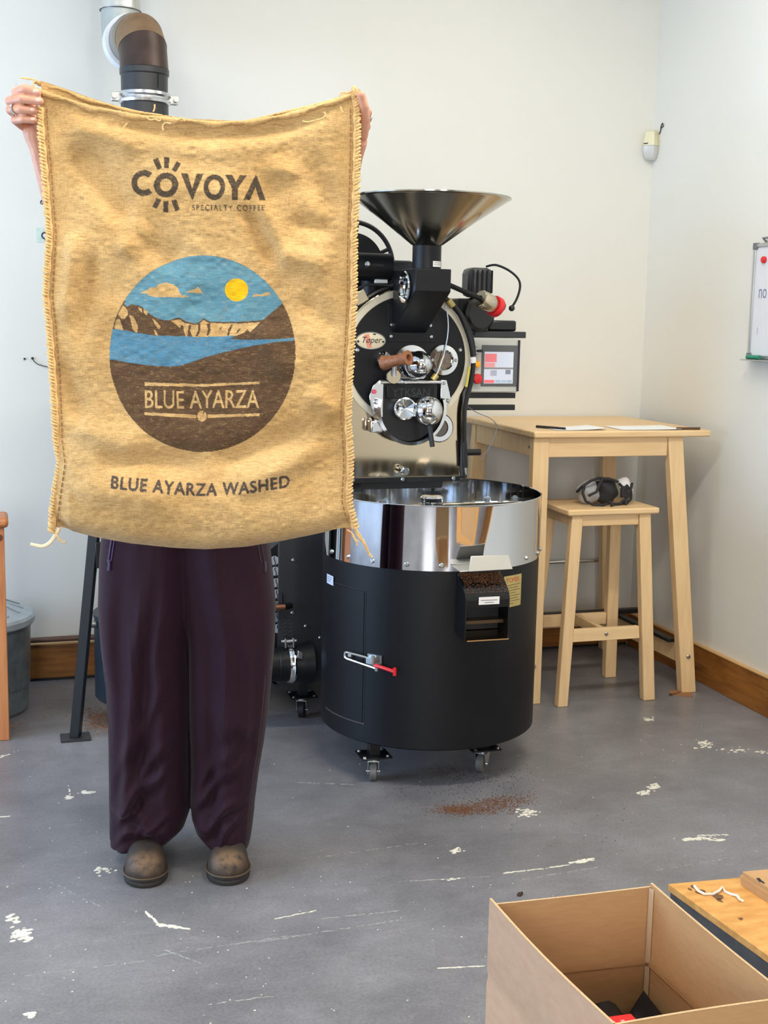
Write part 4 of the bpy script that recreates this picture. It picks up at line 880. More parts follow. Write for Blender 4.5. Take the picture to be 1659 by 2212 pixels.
q = MB().hexa([(-.185, -.02, 1.492), (-.145, -.02, 1.515), (-.145, .012, 1.515), (-.185, .012, 1.492), (-.20, -.02, 1.53), (-.165, -.02, 1.552), (-.165, .012, 1.552), (-.20, .012, 1.53)]); q.build('steel_bracket', M_STEEL, t, .002)
MB().tube([(-.19, -.005, 1.548), (-.15, -.004, 1.565), (-.10, -.004, 1.566), (-.06, -.01, 1.563)], .004, 8).build('wire', M_INK, t)
MB().box(-.12, -.075, -.002, .012, 1.571, 1.585).build('white_tag', M_WHITE, t, .002)
# right side: air rod, solenoid, motor, cables
MB().cyl((.055, -.11, 1.588), (.222, -.115, 1.525), .0085, n=14).build('air_rod', M_BLACK, t)
ax = Vector((.86, .42, -.32)).normalized()
MB().lathe([(0, 0), (.010, .0), (.010, -.004), (.026, -.004), (.030, .002), (.030, .060), (.026, .066), (0, .066)], Vector((.222, -.115, 1.526)), ax, 32).build('air_cylinder', M_STEEL, t)
q = MB().lathe([(0, .067), (.034, .067), (.036, .070), (.036, .088), (.030, .094), (0, .094)], Vector((.222, -.115, 1.526)), ax, 24); q.build('red_knob', M_RED, t)
MB().lathe([(0, .0945), (.024, .0945), (.02, .112), (0, .114)], Vector((.222, -.115, 1.535)), ax, 24).build('knob_cap', M_BLACKS, t)
mo = MB(); mo.box(.262, .356, .10, .20, 1.535, 1.640); mo.build('blower_motor', mat('grey_black_motor', (62, 62, 64), .38), t, .022)
fins = MB()
for k in range(5): fins.box(.270 + k * .018, .276 + k * .018, .094, .0995, 1.55, 1.63)
fins.build('motor_fins', M_BLACK, t)
MB().lathe([(0, 0), (.05, .0), (.062, .01), (.062, .05), (.05, .06), (0, .06)], (.300, .16, 1.475), (.2, -1, 0), 40).build('blower_housing', M_BLACKS, t)
MB().box(.23, .30, .12, .22, 1.40, 1.53).build('blower_bracket', M_BLACK, t, .006)
MB().box(.235, .50, .13, .30, 1.392, 1.415).build('motor_shelf', M_BLACKG, t, .003)
MB().box(.36, .47, .15, .26, 1.4155, 1.455).build('terminal_box', M_BLACKS, t, .008)
bolt(Vector((.335, .128, 1.437)), (0, -1, 0), .009, .006)
MB().box(.32, .35, .130, .15, 1.4155, 1.452).build('shelf_lug', M_BLACKG, t, .002)
cpts = [(.335, .13, 1.645), (.36, .10, 1.650), (.39, .05, 1.63), (.405, .0, 1.60), (.405, -.02, 1.57), (.39, -.03, 1.53), (.372, -.03, 1.50)]
MB().tube(catmull(cpts), .0042, 8).build('motor_cable', M_BLACKS, t)
MB().ball((.372, -.03, 1.497), .011, 12, 8).build('cable_plug', M_BLACKS, t)
hpts = catmull([wy(u, v, -.026) for u, v in ((955, 640), (972, 653), (990, 674), (1003, 700), (1013, 728), (1019, 755), (1022, 782), (1020, 812), (1014, 840), (1007, 866), (1003, 895), (1003, 960))])
MB().tube(hpts, .0085, 10).build('hose', M_BLACKS, t)
MB().cyl(wy(968, 648, -.028), wy(978, 662, -.028), .012, n=14).build('hose_ferrule', M_BRASS, t)
a_, b_ = wy(1021, 771, -.028), wy(1022, 784, -.028); MB().cyl(b_, a_, .0115, n=14).build('hose_tag', M_WHITE, t)
a_, b_ = wy(1014, 792, -.036), wy(1007, 836, -.036); MB().cyl(b_, a_, .005, n=10).build('yellow_wire', mat('yellow_green_wire', (196, 186, 84), .5), t)
a_, b_ = wy(1003, 955, -.03), wy(1005, 1010, -.03); MB().cyl(a_, b_, .0095, n=14).build('gas_strut', M_BLACKS, t)
MB().cyl(b_, wy(1006, 1032, -.03), .004, n=10).build('strut_rod', M_CHROME, t)
p = wy(1006, 977, .02); MB().cyl((p.x, .02, p.z), (p.x + .055, .02, p.z), .0115, n=18).build('side_handle', M_BLACKS, t)
MB().box(.22, .47, .14, .165, 1.172, 1.192).build('panel_arm', M_BLACKS, t, .001); MB().box(.22, .47, .14, .165, 1.128, 1.148).build('panel_arm', M_BLACKS, t, .001)
# control panel
cp = MB().box(.262, .462, .10, .20, 1.196, 1.391).build('control_panel', mat('light_grey_enclosure', (200, 200, 192), .4), t, .004)
MB().box(.3155, .4585, .096, .0998, 1.218, 1.366).build('screen_bezel', mat('dark_grey_bezel', (92, 94, 94), .4), t, .002)
MB().box(.455, .463, .094, .0998, 1.2, 1.385).build('panel_edge', mat('deep_purple_edge', (36, 26, 48), .4), cp, .001)
so_ = MB().box(.325, .438, .0945, .0958, 1.228, 1.342).build('screen', mat('lit_screen', (196, 202, 216), .3, emit=.55), t)
def ui(x0, x1, z0, z1, rgb, k): MB().box(x0, x1, .0938, .0944, z0, z1).build('screen_tile', mat('screen_tile_%d' % k, rgb, .3, emit=.5), so_)
ui(.327, .372, 1.305, 1.335, (226, 120, 124), 0); ui(.327, .366, 1.287, 1.302, (226, 150, 150), 1); ui(.325, .438, 1.280, 1.286, (130, 130, 128), 2)
ui(.350, .374, 1.256, 1.276, (160, 164, 178), 3); ui(.408, .428, 1.262, 1.278, (120, 128, 140), 4); ui(.326, .365, 1.230, 1.241, (230, 110, 116), 5)
ui(.369, .390, 1.231, 1.241, (160, 180, 196), 6); ui(.393, .412, 1.231, 1.241, (164, 184, 200), 7); ui(.415, .434, 1.231, 1.241, (160, 176, 186), 8)
MB().lathe([(0, .02), (.010, .02), (.0145, .008), (.0145, 0)], (.291, .0995, 1.345), (0, -1, 0), 24).build('key_switch', M_ZINC, cp)
MB().box(.288, .308, .068, .079, 1.340, 1.350).build('switch_lever', M_BLACKS, cp, .002)
MB().lathe([(0, .018), (.009, .016), (.0125, .010), (.0125, 0)], (.296, .0995, 1.297), (0, -1, 0), 24).build('amber_lamp', M_YELLOW, cp)
MB().lathe([(0, .026), (.016, .024), (.0185, .018), (.0185, .012), (.009, .010), (.009, 0)], (.296, .0995, 1.245), (0, -1, 0), 28).build('stop_button', M_RED, cp)
MB().box(.270, .285, .0990, .0998, 1.371, 1.377).build('panel_label', M_GREYINK, cp)
MB().tube(catmull([(.23, .05, 1.16), (.27, .02, 1.13), (.315, .0, 1.11), (.345, .01, 1.085), (.335, -.005, 1.05), (.30, -.03, 1.0), (.272, -.03, .965)]), .0014, 6).build('thin_wire', M_GREYINK, t)

# ================================================================== PERSON
S0 = Vector((-.909, -1.313, 0)); E_ = Vector((.95610, -.29303, 0)); F_ = Vector((.29303, .95610, 0))
def P(a, b, z): return S0 + E_ * a + F_ * b + Vector((0, 0, z))       # a: to the right, b: away behind the sack plane
AX = -.09
person = thing('person', 'person in dark baggy trousers and brown clogs holding up the printed sack', 'person', P(AX, .36, 0))
def chain(mb, pts, n=14):
    """tapered capsule chain: pts = [(point, radius)]"""
    for (p, r0), (q, r1) in zip(pts[:-1], pts[1:]): mb.cyl(p, q, r0, r1, n)
    for p, r in pts: mb.ball(p, r, n, 10)
def loft(mb, secs, n=28):   # secs: (z, a centre, b centre, half a, half b, power)
    rows = []
    for z, a, b, ha, hb, pw in secs:
        rows.append([P(a + ha * math.copysign(abs(math.cos(q)) ** pw, math.cos(q)), b + hb * math.copysign(abs(math.sin(q)) ** pw, math.sin(q)), z) for q in [2 * PI * i / n for i in range(n)]])
    k = len(mb.v); mb.grid(rows, closed=True); m = len(rows)
    mb.f += [[k + i for i in range(n)][::-1], [k + (m - 1) * n + i for i in range(n)]]
def remesh(o, voxel, it=2):
    r = o.modifiers.new('fuse', 'REMESH'); r.mode = 'VOXEL'; r.voxel_size = voxel; r.use_smooth_shade = True
    s = o.modifiers.new('smooth', 'SMOOTH'); s.factor = 0.5; s.iterations = it
M_SKIN = mat('skin', (214, 162, 134), .5, rgb2=(198, 136, 110), scale=24, bump=.03)
M_SKIN.node_tree.nodes['Principled BSDF'].inputs['Subsurface Weight'].default_value = 0.12
M_SKIN.node_tree.nodes['Principled BSDF'].inputs['Subsurface Radius'].default_value = (.012, .005, .003)
bd_ = MB()
loft(bd_, [(.80, AX, .37, .15, .10, .9), (.92, AX, .36, .155, .105, .9), (1.02, AX, .355, .135, .09, .9), (1.14, AX, .35, .14, .10, .9), (1.26, AX, .355, .155, .105, .9), (1.34, AX, .36, .15, .085, .9), (1.385, AX, .365, .09, .06, 1)])
chain(bd_, [(P(AX, .37, 1.36), .055), (P(AX, .352, 1.46), .050)])
# head: skull, jaw, nose, ears, lips, eye sockets
hz = 1.565
bd_.ball(P(AX, .355, hz + .02), .088, 28, 18, (.86, 1.0, 1.12)); bd_.ball(P(AX, .325, hz - .05), .058, 20, 12, (.9, .9, .95)); bd_.ball(P(AX, .30, hz - .088), .024, 14, 10)
chain(bd_, [(P(AX, .268, hz + .005), .009), (P(AX, .252, hz - .025), .013)]); bd_.ball(P(AX, .272, hz - .055), .014, 14, 8, (1.5, .8, .55))
for s_ in (-1, 1):
    bd_.ball(P(AX + s_ * .078, .36, hz - .008), .022, 14, 10, (.5, .8, 1.3)); bd_.ball(P(AX + s_ * .03, .278, hz + .012), .012, 12, 8, (1.3, .7, .5))
    chain(bd_, [(P(AX + s_ * .085, .37, .84), .082), (P(AX + s_ * .088, .355, .47), .055), (P(AX + s_ * .092, .37, .30), .05), (P(AX + s_ * .095, .38, .09), .036)])
# arms
SHL, SHR = P(AX - .155, .36, 1.335), P(AX + .155, .36, 1.335)
chain(bd_, [(SHL, .056), (P(-.30, .20, 1.535), .042), (P(-.305, .19, 1.555), .040), (P(-.348, .10, 1.70), .034), (P(-.374, .055, 1.812), .0235), (P(-.382, .05, 1.84), .026)])
chain(bd_, [(SHR, .056), (P(.235, .21, 1.55), .042), (P(.24, .20, 1.57), .040), (P(.295, .115, 1.71), .034), (P(.327, .07, 1.812), .0235), (P(.333, .06, 1.838), .026)])
# left of photo: fingers curl over the front of the sack corner, thumb behind it
FL = [[(-.384, .048, 1.893, .0115), (-.402, .030, 1.914, .0112), (-.409, .004, 1.921, .0108), (-.383, -.018, 1.9255, .0100), (-.356, -.021, 1.917, .0090)],
      [(-.396, .050, 1.876, .0118), (-.416, .030, 1.893, .0114), (-.423, .004, 1.902, .011), (-.390, -.020, 1.9035, .0098), (-.351, -.020, 1.899, .0088)],
      [(-.398, .052, 1.860, .0115), (-.416, .034, 1.876, .011), (-.423, .006, 1.884, .0106), (-.394, -.015, 1.8825, .0094), (-.366, -.014, 1.880, .0084)],
      [(-.392, .054, 1.846, .0105), (-.409, .036, 1.857, .010), (-.415, .010, 1.863, .0092), (-.391, -.008, 1.863, .0086), (-.368, -.009, 1.861, .0078)]]
for f in FL: chain(bd_, [(P(a, b, z), r) for a, b, z, r in f], 12)
for p_, r_ in ((P(-.392, .052, 1.862), .020), (P(-.388, .052, 1.845), .022), (P(-.396, .045, 1.876), .017)): bd_.ball(p_, r_, 16, 10)
chain(bd_, [(P(-.380, .045, 1.838), .017), (P(-.366, .040, 1.862), .0145), (P(-.352, .028, 1.886), .0122), (P(-.342, .017, 1.905), .0105)], 12)
# right of photo: thumb at the edge, fingers behind the sack
FR = [[(.338, .062, 1.886, .0115), (.350, .046, 1.908, .0112), (.346, .030, 1.926, .0106), (.322, .022, 1.932, .010), (.303, .020, 1.926, .0092)],
      [(.344, .064, 1.870, .0118), (.358, .046, 1.888, .0112), (.354, .028, 1.902, .0108), (.330, .021, 1.906, .010), (.308, .020, 1.902, .0092)],
      [(.342, .066, 1.854, .0115), (.355, .048, 1.870, .011), (.352, .030, 1.882, .0105), (.328, .022, 1.886, .0098), (.308, .021, 1.882, .009)],
      [(.336, .068, 1.842, .0105), (.348, .05, 1.854, .010), (.346, .034, 1.864, .0096), (.326, .024, 1.867, .009), (.31, .022, 1.864, .0084)]]
for f in FR: chain(bd_, [(P(a, b, z), r) for a, b, z, r in f], 12)
for p_, r_ in ((P(.340, .062, 1.858), .020), (P(.336, .062, 1.842), .022)): bd_.ball(p_, r_, 16, 10)
chain(bd_, [(P(.345, .045, 1.852), .016), (P(.352, .018, 1.880), .0125), (P(.351, -.004, 1.905), .0108), (P(.344, -.014, 1.926), .0098)], 12)
body = bd_.build('body', M_SKIN, person, recalc=False); remesh(body, .0018, 1)
M_NAIL = mat('finger_nail', (236, 190, 172), .25)
for a_, b_, z_, r_ in ((-.357, -.0295, 1.9185, .0048), (-.352, -.0285, 1.900, .0048), (-.3665, -.0220, 1.881, .0044), (-.368, -.0165, 1.862, .0038)):
    MB().ball(P(a_, b_, z_), r_, 14, 8, (1.25, .45, .95)).build('finger_nail', M_NAIL, person)
# rings, bracelet
def ring_at(a, b, z, d, R, r, m, nm='finger_ring'): return MB().ring(P(a, b, z), (E_ * d[0] + F_ * d[1] + Vector((0, 0, d[2]))), R, r, 32, 8).build(nm, m, person)
ring_at(-.4055, .014, 1.919, (-.24, -.9, .24), .0122, .0022, M_CHROME); MB().ball(P(-.409, .006, 1.934), .0045, 10, 8).build('ring_stone', M_CHROME, person)
ring_at(-.4095, -.005, 1.8845, (.8, -.6, .04), .0118, .0024, M_CHROME)
ring_at(.357, .040, 1.893, (-.2, -.9, .6), .0126, .0024, M_ZINC)
ring_at(-.350, .096, 1.706, (-.26, -.45, 1.0), .0365, .0018, M_BLACKG, 'bracelet')
for s_ in (-1, 1):
    MB().ball(P(AX + s_ * .03, .288, hz + .004), .012, 16, 10).build('eye', mat('eye_white', (230, 228, 224), .2), person)
hr = MB(); hr.ball(P(AX, .372, hz + .032), .094, 32, 18, (.90, 1.0, 1.10)); chain(hr, [(P(AX, .42, hz), .075), (P(AX, .43, hz - .08), .06)], 18)
hr.build('hair', mat('brown_hair', (74, 52, 40), .6, var=.2, scale=60, stretch=(4, 4, .6)), person)
sh = MB()
loft(sh, [(.90, AX, .36, .165, .115, .9), (1.02, AX, .355, .155, .108, .9), (1.14, AX, .35, .158, .115, .9), (1.26, AX, .355, .172, .118, .9), (1.345, AX, .36, .165, .098, .9), (1.40, AX, .365, .085, .068, 1)])
for s_, A_s, B_s in ((-1, SHL, P(-.275, .27, 1.44)), (1, SHR, P(.20, .28, 1.45))): chain(sh, [(A_s, .068), (B_s, .060)], 18)
sho = sh.build('shirt', mat('dark_shirt_fabric', (52, 48, 54), .85), person, recalc=False); remesh(sho, .006, 2)

# trousers: one continuous garment, two wide legs fused at the hips
def tro_leg(sgn, keys):
    zs = [k[0] for k in keys][::-1]; oa = [k[1] for k in keys][::-1]; ia = [k[2] for k in keys][::-1]
    rows = []; n = 72; N = 120; z_lo = zs[0]; z_hi = zs[-1]; dst = []
    for j in range(N + 1):
        z = z_lo + (z_hi - z_lo) * j / N
        o_ = np.interp(z, zs, oa); i_ = np.interp(z, zs, ia); c = (o_ + i_) / 2; ha = abs(o_ - i_) / 2
        hb = np.interp(z, [0, .12, .3, .5, .7, .95], [.105, .110, .105, .11, .125, .13]); cb = np.interp(z, [0, .2, .45, .7, .95], [.372, .37, .355, .362, .365])
        row = []
        for i in range(n):
            q = 2 * PI * i / n; ca = math.copysign(abs(math.cos(q)) ** .8, math.cos(q)); sb = math.copysign(abs(math.sin(q)) ** .8, math.sin(q))
            # drape folds on the front and back (sin(q) < 0 is the front)
            fr_ = max(0, -sb); u = ca * (1 if sgn > 0 else -1)            # u: -1 outer side ... +1 inner side, measured from outer
            g = lambda c0, w0, am: am * math.exp(-((c0) / w0) ** 2)
            k1 = np.interp(z, [.1, .3, .8], [.2, 1, 1]); k2 = np.interp(z, [.1, .25, .62, .8], [.3, 1, 1, .3])
            if sgn < 0:     # left of photo: long drapes from the hip falling to the inner hem
                d = g(u + .45 - .15 * (z - .6), .14, .012) * k1 - g(u + .12 + .9 * (z - .5), .13, .012) * k2 + g(u - .18 + 1.0 * (z - .5), .12, .011) * k2 - g(u - .55 + .5 * (z - .45), .16, .009) * k2
                cr = ((.30, .34, .024, .010, -.2), (.215, .26, .020, .012, .1), (.15, -.12, .014, .011, .25), (.115, .10, .013, .008, .1), (.40, .42, .030, .007, 0))
            else:
                d = g(u - .05 + .3 * (z - .5), .15, .012) * k1 - g(u + .35 + .4 * (z - .5), .14, .010) * k1 + g(u - .5 + .8 * (z - .5), .14, .009) * k2 - g(u - .72, .12, .008) * k2
                cr = ((.235, -.20, .020, .013, -.3), (.165, -.16, .016, .012, .1), (.12, -.22, .013, .010, .35), (.32, -.26, .026, .008, 0), (.40, .12, .03, .007, .4))
            for zc_, sl, wd_, am, uc in cr:
                q_ = z - zc_ + sl * (u - uc) * .45 + .012 * math.sin(6 * u + zc_ * 20); en = math.exp(-((u - uc) / .75) ** 4)
                d += en * (g(q_, wd_, am) - g(q_ + wd_ * 1.7, wd_, am * .8))
            d += .0035 * math.sin(3.1 * q * 2 + 5 * z + sgn) + .002 * math.sin(17 * z + 3 * q)
            d *= fr_ * .9 + .25
            hem = max(0, (.12 - z) / .12); dz = -.020 * hem * u - .012 * hem * (1 if sb < 0 else 0)
            row.append(P(c + (ha) * ca, cb + (hb + d) * sb, z + dz))
        rows.append(row)
    return rows
LK = [(.98, -.275, -.05), (.90, -.312, -.05), (.82, -.320, -.055), (.70, -.325, -.07), (.62, -.320, -.089), (.58, -.317, -.0925), (.48, -.305, -.0915), (.40, -.302, -.0915), (.327, -.302, -.094), (.25, -.303, -.0945), (.16, -.304, -.0915), (.13, -.303, -.096), (.09, -.304, -.108), (.062, -.303, -.135)]
RK = [(.98, .095, -.13), (.90, .112, -.13), (.82, .122, -.125), (.70, .134, -.11), (.62, .132, -.091), (.58, .130, -.0885), (.48, .122, -.0885), (.40, .114, -.0885), (.327, .104, -.0865), (.25, .091, -.0855), (.16, .080, -.0885), (.13, .078, -.086), (.09, .073, -.074), (.062, .068, -.045)]
tr = MB()
for sgn, K_ in ((-1, LK), (1, RK)):
    rows = tro_leg(sgn, K_); k = len(tr.v); tr.grid(rows, closed=True); n = len(rows[0]); m = len(rows)
    tr.f += [[k + i for i in range(n)][::-1], [k + (m - 1) * n + i for i in range(n)]]
M_TROU = mat('dark_plum_track_fabric', (42, 22, 33), .7, var=.10, scale=140)
tb = M_TROU.node_tree.nodes['Principled BSDF']; tb.inputs['Sheen Weight'].default_value = .08; tb.inputs['Specular IOR Level'].default_value = .15; tb.inputs['Sheen Roughness'].default_value = .4
tro = tr.build('trousers', M_TROU, person, recalc=False); remesh(tro, .0038, 1)
M_STRIPE = mat('grey_plum_stripe', (50, 36, 44), .6)
for sgn, K_ in ((-1, LK), (1, RK)):                 # side stripes
    rows = tro_leg(sgn, K_); n = 72
    for off in (2, 4, 6):
        i0 = (36 + off) if sgn < 0 else (n - off) % n
        pts = [rows[j][i0] for j in range(2, 64, 2)]
        cen = [P((np.interp(p.z, [k[0] for k in K_][::-1], [(k[1] + k[2]) / 2 for k in K_][::-1])), .37, p.z) for p in pts]
        MB().tube([p + (p - c).normalized() * -.0008 for p, c in zip(pts, cen)], .0022, 6).build('side_stripe', M_STRIPE, tro)
M_ZIP = mat('purple_zip', (72, 58, 98), .4)
from mathutils.bvhtree import BVHTree
_ev = tro.evaluated_get(bpy.context.evaluated_depsgraph_get()); _tm = _ev.to_mesh(); _o = WORG[tro.name]
bvh = BVHTree.FromPolygons([v.co + _o for v in _tm.vertices], [tuple(p.vertices) for p in _tm.polygons]); _ev.to_mesh_clear()
def on_cloth(u, v, lift=.002):
    r = ray(u, v).normalized(); h = bvh.ray_cast(CAM, r); return (h[0] if h[0] else CAM + r * 3.0) - r * lift
for (u0, v0, u1, v1, m, sg_) in ((240, 1166, 233, 1212, M_ZIP, 1), (563, 1172, 571, 1216, MATS['grey_plum_stripe'], -1)):
    z_ = MB(); z_.tube([on_cloth(u0 + (u1 - u0) * k / 6 + 1, v0 + (v1 - v0) * k / 6) for k in range(7)], .0024, 6); z_.tube([on_cloth(u0 + (u1 - u0) * k / 6 + 7 * sg_, v0 + (v1 - v0) * k / 6) for k in range(7)], .0018, 6)
    zo = z_.build('pocket_zip', m, tro)
    MB().tube([on_cloth(u1 + 2, v1 - 3, .004), on_cloth(u1 + 3, v1 + 8, .005), on_cloth(u1 + 2, v1 + 20, .004)], [.0045, .003, .004], 8).build('zip_pull', mat('grey_zip_pull', (70, 66, 76), .35, .6) if sg_ < 0 else M_ZIP, zo)
# shoes
M_SHOE = mat('scuffed_brown_leather', (56, 46, 39), .66, rgb2=(40, 34, 31), scale=22, bump=.08)
def shoe_leather():
    m = M_SHOE.copy(); m.name = 'worn_toe_brown_leather'; nt = m.node_tree; b = nt.nodes['Principled BSDF']
    at = nt.nodes.new('ShaderNodeAttribute'); at.attribute_name = 'wear'; nz = nt.nodes.new('ShaderNodeTexNoise'); nz.inputs['Scale'].default_value = 45; nz.inputs['Detail'].default_value = 6
    tc = nt.nodes.new('ShaderNodeTexCoord'); nt.links.new(tc.outputs['Object'], nz.inputs['Vector'])
    mu = nt.nodes.new('ShaderNodeMath'); mu.operation = 'MULTIPLY'; nt.links.new(at.outputs['Fac'], mu.inputs[0])
    rr = nt.nodes.new('ShaderNodeMapRange'); rr.inputs['From Min'].default_value = .30; rr.inputs['From Max'].default_value = .52; nt.links.new(nz.outputs['Fac'], rr.inputs['Value']); nt.links.new(rr.outputs[0], mu.inputs[1])
    mx = nt.nodes.new('ShaderNodeMixRGB'); mx.inputs[2].default_value = lin((118, 92, 66)); src = b.inputs['Base Color'].links[0].from_socket
    nt.links.new(mu.outputs[0], mx.inputs[0]); nt.links.new(src, mx.inputs[1]); nt.links.new(mx.outputs[0], b.inputs['Base Color']); return m
M_SHOEW = shoe_leather()
M_SOLE = mat('dark_rubber_sole', (46, 42, 38), .7, var=.15, scale=60)
def shoe(ca, toe_b, yaw, z_sole=.026):
    L = .275
    def hw(t): return .0545 * (max(0, 1 - max(0, (.24 - t) / .24) ** 2.3)) ** .5 * np.interp(t, [0, .25, .5, .8, 1], [1, 1, .80, .66, .62]) * (1 if t < .9 else math.sqrt(max(0.02, 1 - ((t - .9) / .1) ** 2)))
    def loc(x, t, z):
        x2 = x * math.cos(yaw) - (t * L) * math.sin(yaw); b2 = x * math.sin(yaw) + (t * L) * math.cos(yaw); return P(ca + x2, toe_b + b2, z)
    ts = [0.001, .006, .02, .045, .08, .13, .2, .28, .36, .45, .55, .66, .78, .88, .95, .985]
    up = MB(); rows = []; wear = []
    for t in ts:
        w = hw(t) * 1.0; h = np.interp(t, [0, .02, .08, .2, .4, .6, .8, 1], [.012, .027, .043, .056, .072, .085, .085, .08])
        rows.append([loc(w * math.copysign(abs(math.cos(q)) ** .75, math.cos(q)), t, z_sole - .004 + h * math.sin(q) ** .8 if 0 < i < 20 else z_sole - .004) for i, q in [(i, PI * i / 20) for i in range(21)]])
        wear += [min(1, math.exp(-((t - .085) / .085) ** 2 - ((i - 10) / 6.5) ** 2) * 1.2) for i in range(21)]
    up.grid(rows); up.f += [[i for i in range(21)], [(len(ts) - 1) * 21 + i for i in range(21)][::-1]]
    uo = up.build('shoe', M_SHOEW, person, sharp=70, recalc=False)
    at = uo.data.attributes.new('wear', 'FLOAT', 'POINT'); at.data.foreach_set('value', wear)
    so = MB(); k = 48; outl = []
    for i in range(k):
        t = (1 - math.cos(PI * i / (k - 1))) / 2; outl.append((hw(max(.002, min(.985, t))) * 1.035 + .001, -.008 + t * 1.03))
    ring = [(w, t) for w, t in outl] + [(-w, t) for w, t in reversed(outl)]
    rows = [[loc(x * s_, .5 + (t - .5) * (1 - (1 - s_) * .25), z) for x, t in ring] for z, s_ in ((.0005, .93), (.004, .98), (.012, 1.0), (.013, .975), (.015, .975), (.016, 1.0), (.0225, 1.0), (.026, .96))]
    n = len(ring); so.grid(rows, closed=True); so.f += [list(range(n))[::-1], [(len(rows) - 1) * n + i for i in range(n)]]
    so.build('sole', M_SOLE, uo, sharp=50)
    wl = MB().tube([loc(x * 1.0, t * 1.0, z_sole - .001) for x, t in ring], .0022, 5, closed=True); wl.build('welt_stitching', mat('brown_welt', (92, 74, 54), .7), uo)
shoe(-.176, .178, .20); shoe(.031, .200, .13)

# ================================================================== BURLAP SACK
HM = np.array([[9.98720824e-04, -2.49425053e-06, -4.38089057e-01], [1.92835680e-05, -1.06351749e-03, 2.11146697e+00], [1.56427203e-07, -5.28908045e-05, 1.0]])
def az(px, py):
    w = HM[2, 0] * px + HM[2, 1] * py + 1; return (HM[0, 0] * px + HM[0, 1] * py + HM[0, 2]) / w, (HM[1, 0] * px + HM[1, 1] * py + HM[1, 2]) / w
sack = thing('burlap_sack', 'printed tan burlap coffee sack held up by its top corners', 'sack', P(0, 0, .93))
LE = np.array([(84, 170), (88, 205), (86, 240), (90, 300), (97, 380), (102, 450), (107, 510), (103, 560), (99, 640), (106, 700), (112, 790), (118, 880), (121, 950), (130, 1000), (120, 1060), (113, 1110), (112, 1160), (112, 1200)], float)
RE = np.array([(770, 170), (771, 215), (773, 270), (772, 340), (770, 420), (766, 520), (766, 640), (761, 740), (756, 820), (752, 900), (756, 960), (758, 1010), (754, 1080), (762, 1115), (772, 1150), (774, 1200)], float)
TF = np.array([(80, 190), (140, 212), (200, 230), (300, 248), (400, 257), (460, 263), (520, 261), (600, 250), (680, 229), (740, 208), (775, 196)], float)     # front hem
TBk = np.array([(70, 170), (130, 189), (180, 207), (230, 222), (300, 238), (400, 254), (520, 259), (600, 241), (680, 222), (740, 206), (778, 190)], float)   # back hem
BO = np.array([(100, 1140), (125, 1150), (180, 1163), (260, 1176), (350, 1185), (430, 1188), (520, 1183), (600, 1171), (680, 1156), (740, 1143), (764, 1141), (780, 1146)], float)
def smooth_interp(x, A):
    y = np.interp(x, A[:, 0], A[:, 1]); return y
def vnoise(x, y, sx, sy, seed):
    g = np.random.default_rng(seed).normal(size=(64, 64)); X = x / sx; Y = y / sy
    xi = np.floor(X).astype(int); yi = np.floor(Y).astype(int); fx = X - xi; fy = Y - yi; fx = fx * fx * (3 - 2 * fx); fy = fy * fy * (3 - 2 * fy)
    G = lambda i, j: g[i % 64, j % 64]
    return (G(xi, yi) * (1 - fx) + G(xi + 1, yi) * fx) * (1 - fy) + (G(xi, yi + 1) * (1 - fx) + G(xi + 1, yi + 1) * fx) * fy
def fold(x, y, p, q, w, amp, w2=None):
    """a crease or ridge along the segment p-q of the cloth (positive = towards the viewer)"""
    p = np.array(p, float); q = np.array(q, float); d = q - p; L = np.hypot(*d); d /= L
    s = (x - p[0]) * d[0] + (y - p[1]) * d[1]; c = (x - p[0]) * -d[1] + (y - p[1]) * d[0]
    e = np.clip(s / (L * .3), 0, 1) * np.clip((L - s) / (L * .3), 0, 1); e = e * e * (3 - 2 * e)
    ww = np.where(c > 0, w, w2 or w); return amp * e * np.exp(-(c / ww) ** 2)
